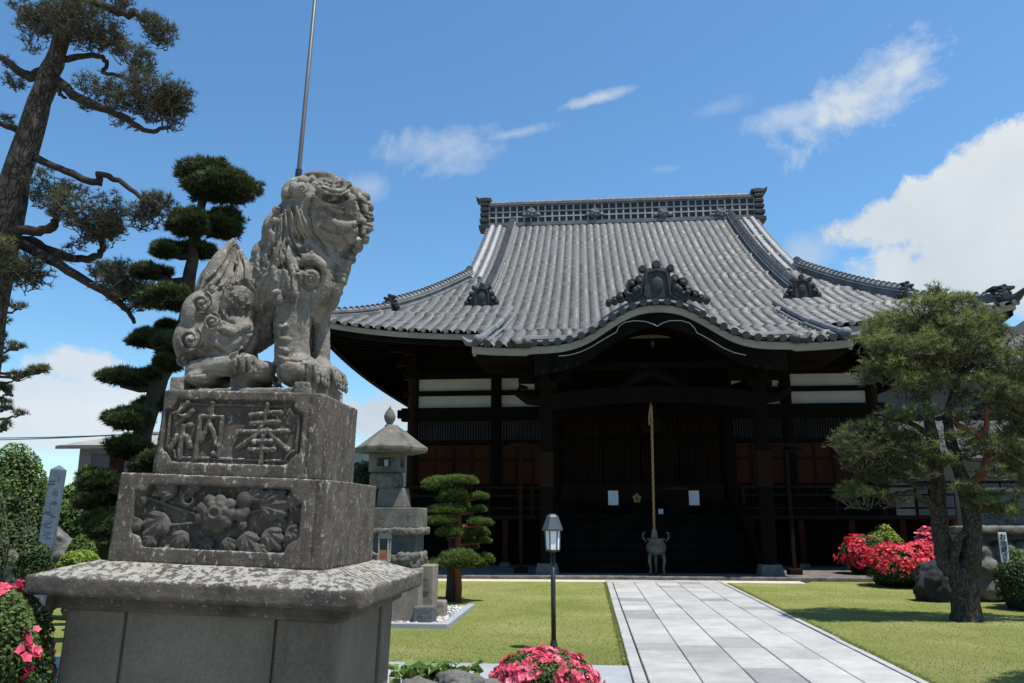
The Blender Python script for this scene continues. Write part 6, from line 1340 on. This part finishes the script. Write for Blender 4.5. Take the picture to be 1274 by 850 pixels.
def rock(c, r, label, mat='rock', seed=0, vox=.03, disp=None):
    rg = random.Random(seed); mb = MB(); c = Vector(c); base = (c.x, c.y, max(0, c.z-r[2]))
    for i in range(6): mb.ball(c+Vector((rg.uniform(-.4, .4)*r[0], rg.uniform(-.4, .4)*r[1], rg.uniform(-.35, .3)*r[2])), (r[0]*rg.uniform(.5, .75), r[1]*rg.uniform(.5, .75), r[2]*rg.uniform(.5, .75)), 14, 9, tf=Matrix.Rotation(rg.uniform(-.5, .5), 4, 'Y'))
    o = mb.build('rock', mat, None, base); carve(o, vox, 1, disp or ((max(r)*.7, max(r)*.35), (max(r)*.2, max(r)*.12), (.05, .01))); return setp(o, label, 'rock')
c = P(590, 850, 7.35); rock((c.x, 7.35, .13), (.34, .24, .2), 'rough grey rock between the broad leaved plants and the pink azalea', seed=1, vox=.018)
c = P(552, 862, 7.15); rock((c.x, 7.15, .1), (.42, .22, .15), 'low flat grey rock at the bottom edge of the front bed', seed=2, vox=.018)
c = G(1164, 748); rock((c.x, c.y, .25), (.4, .4, .66), 'large dark shaded rock behind the garden pine trunk', 'rock_shade_tone', 3)
for i, (px, py, r, Y, lab) in enumerate(((30, 700, .28, 12.6, 'low grey garden rock left of the engraved pillar'), (78, 676, .34, 12.9, 'grey rock right of the engraved pillar'), (98, 690, .34, 12.7, 'leaning grey rock below the green shrub'), (116, 704, .28, 11.5, 'low grey rock next to the plinth cap'))):
    c = P(px, py, Y); h_ = c.z+r*.5; rock((c.x, Y, h_*.5), (r*.8, r*.7, h_*.62), lab, 'rock', 10+i, .035, ((.3, .22), (.1, .08), (.04, .02)))
px_bush('shrub', 'low dark green shrub in front of the engraved pillar foot', 'shrub', 44, 676, 730, 46, 11.3, 'shrub_dark', 2600, .07, 77, depth=.7)
px_bush('shrub', 'small leafy shrub between the rocks and the plinth', 'shrub', 104, 664, 720, 40, 12.0, 'shrub', 2200, .07, 78, depth=.7)
# engraved pillar on the left
Y = 12.0; zt = P(62, 578, Y).z; xc = P(50, 705, Y).x; t = thing('engraved_pillar', 'tall blue grey stone pillar with a faint engraved column of writing among shrubs on the left', 'stone pillar', (xc, Y, 0))
wd = M(16, Y); MT['blue_stone'] = m_stone('blue_stone', (.085, .12, .165), (.145, .19, .25), None, sc=2, bump=.3, darkamt=.3)
tf_p = Matrix.Translation((xc, Y, 0)) @ Matrix.Rotation(.05, 4, 'Y') @ Matrix.Rotation(.35, 4, 'Z')
mb = MB().box(-wd/2, wd/2, -wd/2, wd/2, 0, zt-.08, tf=tf_p); mb.add([tf_p @ Vector(v) for v in ((-wd/2, -wd/2, zt-.08), (wd/2, -wd/2, zt-.08), (wd/2, wd/2, zt-.08), (-wd/2, wd/2, zt-.08), (0, 0, zt))], [(0, 1, 4), (1, 2, 4), (2, 3, 4), (3, 0, 4)])
pb = mb.build('pillar_body', 'blue_stone', t, bevel=.01)
mb = MB(); rg = random.Random(4); z = zt-.25
while z > .9:                                # worn strokes, too weathered to read
    for k in range(5):
        a, b_ = rg.uniform(-.06, .06), rg.uniform(-.055, .055)
        if rg.random() < .6: mb.box(a-.04, a+.04, -wd/2-.004, -wd/2-.001, z+b_-.008, z+b_+.008, tf=tf_p)
        else: mb.box(a-.008, a+.008, -wd/2-.004, -wd/2-.001, z+b_-.04, z+b_+.04, tf=tf_p)
    z -= .165
MT['engraved'] = m_stone('engraved_stone', (.07, .10, .135), (.11, .145, .185), None, sc=2, bump=.2); mb.build('engraving', 'engraved', pb); MB().box(xc-wd*.85, xc+wd*.85, Y-wd*.85, Y+wd*.85, -.02, .18).build('footing', 'rock', t, bevel=.02)

# ================================================================ right hand side: boulder wall, plaster wall, sign, annexe
Y = 17.0; x0 = P(1212, 740, Y).x; x1 = x0+7; t = thing('boulder_wall', 'low retaining wall of rounded grey boulders under a stone coping at the right edge', 'wall', (x0+2, Y, 0))
rg = random.Random(9); mb = MB(); x = x0
for row, (z0, hh) in enumerate(((0, .5), (.42, .42), (.76, .36))):
    x = x0-.1*row
    while x < x1:
        w_ = rg.uniform(.4, .75); mb.ball((x+w_/2, Y+rg.uniform(-.05, .05), z0+hh/2), (w_*.55, .3, hh*.58), 14, 9, tf=Matrix.Rotation(rg.uniform(-.3, .3), 4, 'Y')); x += w_*.92
o = mb.build('boulders', 'rock', t); carve(o, .035, 1, ((.5, .1), (.1, .04), (.04, .012)))
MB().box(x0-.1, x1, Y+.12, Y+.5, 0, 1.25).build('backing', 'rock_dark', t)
mb = MB().box(x0-.15, x1, Y-.3, Y+.55, P(1240, 664, Y).z, P(1240, 655, Y).z); carve(mb.build('coping', 'lantern', t), .035, 1, ((.3, .08), (.08, .03)))
MB().box(x0, x1, Y+.1, Y+.5, 1.2, P(1240, 663, Y).z).build('coping_shadow_band', 'granite_dark', t)  # dark granite colour stands in for the shadow under the coping
Y2 = 18.2; X0 = P(1196, 640, Y2).x; t = thing('plaster_wall', 'grey weathered plaster wall above the boulder wall at the right edge', 'wall', (X0+3, Y2, 0))
MT['grey_plaster'] = m_plain('grey_plaster', (.085, .086, .085), (.14, .14, .137), 1.2, .9, .3, 25)
MB().box(X0, X0+7, Y2, Y2+.2, 0, P(1240, 612, Y2).z).build('wall_face', 'grey_plaster', t); MB().box(X0-.05, X0+7.05, Y2-.12, Y2+.32, P(1240, 612, Y2).z, P(1240, 607, Y2).z).build('wall_cap', 'tile_ridge', t)
Y = 15.7; c = P(1249, 684, Y); t = thing('name_sign', 'narrow white wooden sign with dark vertical lettering on a stake at the right edge', 'sign', (c.x, Y, 0))
a = M(4.4, Y); b2 = M(19.5, Y); MB().box(c.x-a, c.x+a, Y-.012, Y+.012, c.z-b2, c.z+b2).build('board', 'sheet', t, bevel=.003)
MB().box(c.x-.03, c.x+.03, Y+.015, Y+.06, -.02, c.z-.1).build('stake', 'wood_mid', t); MB().box(c.x-.22, c.x+.12, Y+.0, Y+.03, c.z-b2-.17, c.z-b2-.12).build('cross_rail', 'wood_mid', t)
for i, ch in enumerate('お地蔵さん'): glyph(ch, c.x, c.z+b2*(.74-.37*i), a*1.75, Y-.016, .002, t, grow=.012).build('lettering', 'ink', t)
# annexe to the right of the hall
YA = 33.0; ax0, ax1 = P(1092, 560, YA).x, P(1092, 560, YA).x+18; t = thing('annexe', 'lower annexe building with pale tiled eaves behind the garden pine', 'building', (ax0+7, YA+5, 0))
ze, zr = P(1150, 565, YA-1).z, P(1150, 515, YA+2.2).z
MB().box(ax0+.3, ax1, YA, YA+9, 0, ze).build('wall', 'grey_plaster', t)
def small_roof(name, X0, X1, Ya, Yb, za, zb, mat='tile'):
    nx, ny = int((X1-X0)/.29)*4, int(math.hypot(Yb-Ya, zb-za)/.28); V = []; UVs = []
    for j in range(ny+1):
        for e in ((0,) if j == 0 else (0, 1)) if j < ny else (0,):
            f = j/ny
            for i in range(nx+1):
                u = i/4; hh = .05*math.sin(PI*(u % 1)/.6) if (u % 1) < .6 else 0
                V.append((X0+(X1-X0)*i/nx, Ya+(Yb-Ya)*f, za+(zb-za)*f+hh+(.0 if e == 0 else -.035))); UVs.append((u+.01, j+(.3 if e else -.3)))
    V = np.array(V); m = nx+1; rows = len(V)//m; Fq = [(r*m+i, r*m+i+1, (r+1)*m+i+1, (r+1)*m+i) for r in range(rows-1) for i in range(nx)]
    return link(name, np_mesh(name, V, Fq, None, np.array(UVs)), mat, t)
small_roof('lower_roof', ax0-.6, ax1, YA-1.2, YA+2.4, ze, zr); MB().box(ax0-.6, ax1, YA-1.22, YA-1.1, ze-.16, ze-.02).build('eave_board', 'white_board', t)
MB().box(ax0+1, ax1, YA+2.4, YA+8, zr-.3, zr+1.7).build('upper_wall', 'grey_plaster', t)
small_roof('upper_roof', ax0+.2, ax1, YA+1.4, YA+5.2, zr+1.6, zr+4.0); small_roof('upper_roof', ax0+.2, ax1, YA+9, YA+5.2, zr+1.6, zr+4.0); MB().box(ax0+.1, ax1, YA+5.0, YA+5.4, zr+3.9, zr+4.3).build('ridge', 'tile_ridge', t)
mb = MB().prism([(YA+2.4, zr+1.4), (YA+8, zr+1.4), (YA+5.2, zr+3.8)], lambda p: (ax0+.9, p[0], p[1]), lambda p: (ax0+1.0, p[0], p[1])); mb.build('gable_wall', 'grey_plaster', t)
for i in range(5):
    xw = ax0+1.2+i*2.4; f = MB().box(xw, xw+1.5, YA-.05, YA-.005, 1.2, 2.9).build('window', 'wood', t); MB().box(xw+.08, xw+.71, YA-.07, YA-.052, 1.28, 2.82).box(xw+.79, xw+1.42, YA-.07, YA-.052, 1.28, 2.82).build('pane', 'paper', f)
# distant house on the left with its aerial wires
YH = 46.0; t = thing('tiled_house', 'distant low house with a grey hipped roof beyond the hedge on the left', 'house', (P(105, 570, YH).x, YH+3, 0))
hx0, hx1 = P(70, 555, YH).x, P(215, 555, YH).x; zr, ze = P(105, 541, YH+3).z, P(75, 554, YH).z
MB().box(hx0+1, hx1-.5, YH+.8, YH+6, 0, ze).build('wall', 'grey_plaster', t)
MT['roof_brown'] = m_plain('faded_roof_tiles', (.2, .185, .165), (.3, .28, .255), 1.0, .8, .4, 8, (1, 1, 1))
cxh = (hx0+hx1)/2; mb = MB().add([(hx0, YH, ze), (hx1, YH, ze), (hx1, YH+7, ze), (hx0, YH+7, ze), (hx0+2.2, YH+3.5, zr), (hx1-2, YH+3.5, zr)], [(0, 1, 5, 4), (1, 2, 5), (2, 3, 4, 5), (3, 0, 4), (3, 2, 1, 0)]); rf = mb.build('roof', 'roof_brown', t)
MB().tube([(hx0+2.1, YH+3.5, zr+.05), (hx1-1.9, YH+3.5, zr+.05)], .16, 8).build('ridge', 'tile_ridge', rf); MB().box(hx0-.02, hx1+.02, YH-.05, YH+.02, ze-.22, ze-.03).build('gutter', 'pole', rf)
for x in (hx0+1.8, hx0+4.2): f = MB().box(x, x+1.3, YH+.74, YH+.8, ze-1.9, ze-.5).build('window', 'metal_black', t); MB().box(x+.07, x+1.23, YH+.70, YH+.735, ze-1.83, ze-.57).build('pane', 'paper', f)
MB().box(hx0+2.9, hx0+3.9, YH+.72, YH+.8, ze-2.4, ze-.4).build('wood_cladding', 'wood_mid', t)
for py0, py1, lab in ((536, 533, 'upper thin power line crossing the sky over the distant house'), (541, 536.5, 'lower thin power line crossing the sky over the distant house')):
    a, b_ = P(-260, py0+1, 60), Vector((hx1-2.2+(0 if py0 < 540 else -.6), YH+3.5, zr+.15)); pts = [a.lerp(b_, f)+Vector((0, 0, -.9*4*f*(1-f)*.5)) for f in np.linspace(0, 1, 20)]
    o = MB().tube(pts, .035, 5).build('power_line', 'metal_black', None, tuple(a)); setp(o, lab, 'power line')

# a small pine just past the right edge: its shadow falls across the corner of the lawn
Y = 8.6; t = thing('pine_tree', 'small pine just outside the right edge that shades the lawn corner', 'tree', (5.2, Y, 0)); q_ = [(5.2, 0), (5.15, 1.2), (5.25, 2.2), (5.15, 3.1)]
MB().tube([Vector((x, Y, z-.03)) for x, z in q_], [.12, .09, .06, .03], 10, jit=.08).build('trunk', 'bark_pine', t, smooth=True)
rg = random.Random(2); CC, DD = [], []
for x, y, z, r_ in ((5.15, 8.4, 2.6, .42), (5.6, 8.8, 2.4, .5), (5.25, 8.3, 3.1, .42), (5.25, 8.85, 2.2, .35), (5.8, 8.4, 2.9, .4)):
    MB().tube([(5.2, Y, z-.5), (x, y, z-.1)], [.04, .015], 6).build('branch', 'bark_pine', t)
    for k in range(300): d = lump_dirs(1)[0]; CC.append((x+d[0]*r_*rg.uniform(.4, 1), y+d[1]*r_*rg.uniform(.4, 1), z+d[2]*r_*.4)); DD.append((d[0], d[1], .8))
V, Fq, cc = tufts(np.array(CC), np.array(DD), 13, .115, .0095, 1.1, RNG.uniform(0, 1, len(CC))); link('crown', np_mesh('crown', V, Fq, cc), 'needle_r', t)
